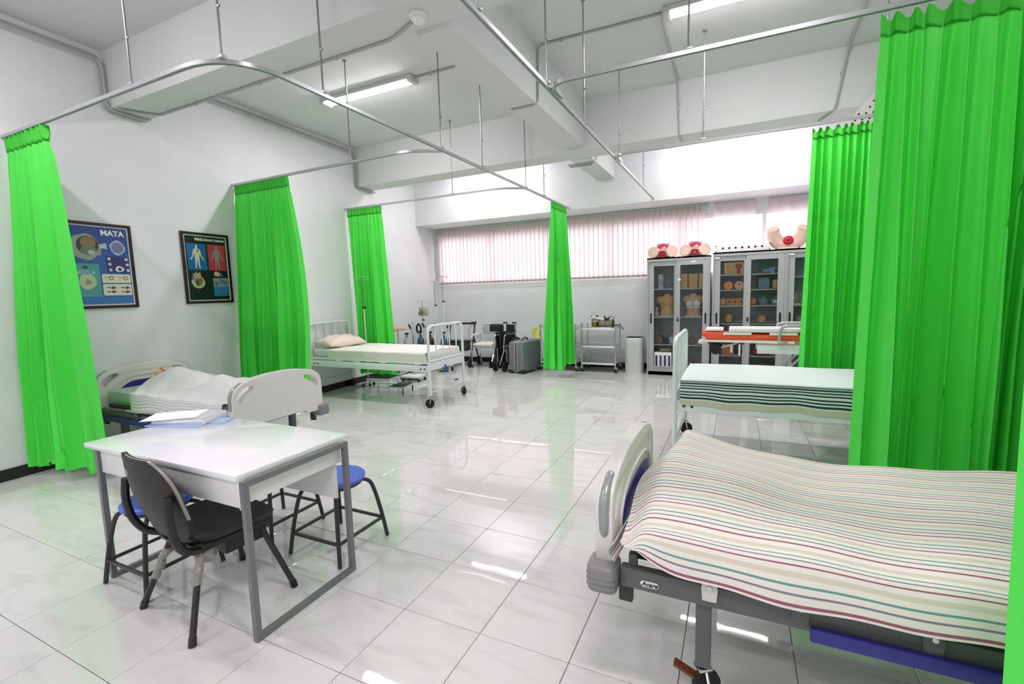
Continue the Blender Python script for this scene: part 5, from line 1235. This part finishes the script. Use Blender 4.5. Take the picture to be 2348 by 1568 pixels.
sh('teal_panel', [(.09, .475), (.49, .475), (.49, .90), (.09, .90)], (78, 152, 162)); sh('skull_drawing', ellp(.29, .70, .13, .105, 20, .3, .05), (184, 196, 158)); sh('skull_drawing', ellp(.27, .58, .075, .04, 14), (126, 168, 172)); sh('skull_drawing', ellp(.27, .525, .045, .028, 12), (66, 92, 100)); sh('skull_drawing', ellp(.30, .71, .05, .035, 10, .1, .3), (140, 150, 118))
for s in (-1, 1): sh('skull_drawing', ellp(.28+s*.11, .59, .025, .018, 10), (176, 196, 196))
for (v0, v1) in ((.605, .72), (.735, .885)): sh('cream_panel', None, (214, 212, 190), [tuple(q) for q in rrect(*P1(.51, v1), *P1(.985, v0), .012)])
for u in (.66, .90): sh('diagram', ellp(u, .655, .04, .028, 14), (84, 76, 70)); sh('diagram', ellp(u, .655, .028, .019, 12), (206, 200, 186)); sh('diagram', [(u-.12, .648), (u-.04, .648), (u-.04, .654), (u-.12, .654)], (90, 90, 84))
for u in (.57, .80):
    for v in (.775, .83): sh('diagram', [(u, v), (u+.06, v), (u+.06, v+.012), (u, v+.012)], (62, 92, 92)); sh('diagram', ellp(u+.11, v+.006, .04, .018, 10, .2, .35), (92, 74, 66))
t2, pr2, P2, sh2 = poster('framed black blood circulation poster titled PEREDARAN DARAH beside the second green curtain', 1.575, 2.135, 1.425, 2.232, pm((22, 24, 30)), 'PEREDARAN DARAH', .038, .97, .055)
sh2('blue_panel', [(.04, .12), (.49, .12), (.49, .53), (.04, .53)], (32, 104, 168)); sh2('red_panel', [(.53, .12), (.97, .12), (.97, .53), (.53, .53)], (186, 56, 78))
def figure(cx, c, nm):
    parts = [ellp(cx, .165, .028, .028, 12), [(cx-.02, .19), (cx+.02, .19), (cx+.08, .215), (cx+.055, .34), (cx-.055, .34), (cx-.08, .215)],
             [(cx-.08, .215), (cx-.05, .225), (cx-.10, .34), (cx-.15, .38), (cx-.165, .365), (cx-.12, .32)], [(cx+.08, .215), (cx+.05, .225), (cx+.10, .34), (cx+.15, .38), (cx+.165, .365), (cx+.12, .32)],
             [(cx-.055, .335), (cx, .335), (cx-.012, .43), (cx-.035, .50), (cx-.065, .50), (cx-.05, .43)], [(cx+.055, .335), (cx, .335), (cx+.012, .43), (cx+.035, .50), (cx+.065, .50), (cx+.05, .43)]]
    for q in parts: sh2(nm, q, c)
figure(.265, (226, 214, 190), 'figure_drawing'); figure(.75, (150, 140, 140), 'figure_drawing')
sh2('figure_drawing', ellp(.285, .235, .02, .022, 10), (196, 96, 70))
sh2('heart_drawing', ellp(.24, .72, .15, .105, 20, 1.0, .08, 2), (178, 184, 140)); sh2('heart_drawing', ellp(.25, .70, .10, .07, 16), (128, 108, 84)); sh2('heart_drawing', [(.12, .66), (.13, .57), (.17, .60), (.20, .545), (.24, .59), (.30, .55), (.31, .62), (.34, .66)], (196, 156, 128)); sh2('heart_drawing', [(.10, .62), (.14, .60), (.15, .68), (.11, .69)], (70, 112, 176))
sh2('heart_drawing', ellp(.22, .73, .04, .05, 12), (84, 74, 56))
sh2('vessel_drawing', [(.64, .56), (.70, .54), (.82, .58), (.86, .62), (.70, .625), (.64, .61)], (204, 176, 160)); sh2('vessel_drawing', [(.78, .575), (.86, .60), (.84, .625), (.77, .62)], (70, 104, 176))
sh2('teal_panel', [(.60, .65), (.975, .65), (.975, .79), (.60, .79)], (126, 150, 152)); sh2('teal_panel', [(.60, .79), (.975, .79), (.975, .94), (.60, .94)], (42, 120, 170))
for u, v, r_ in ((.68, .74, .05), (.82, .70, .055), (.90, .73, .05), (.78, .83, .035)): sh2('vessel_drawing', ellp(u, v, r_, r_*.7, 12, u*9, .2), (110, 110, 104))
for o_ in (pr1, pr2):
    pass
bpy.context.view_layer.update()
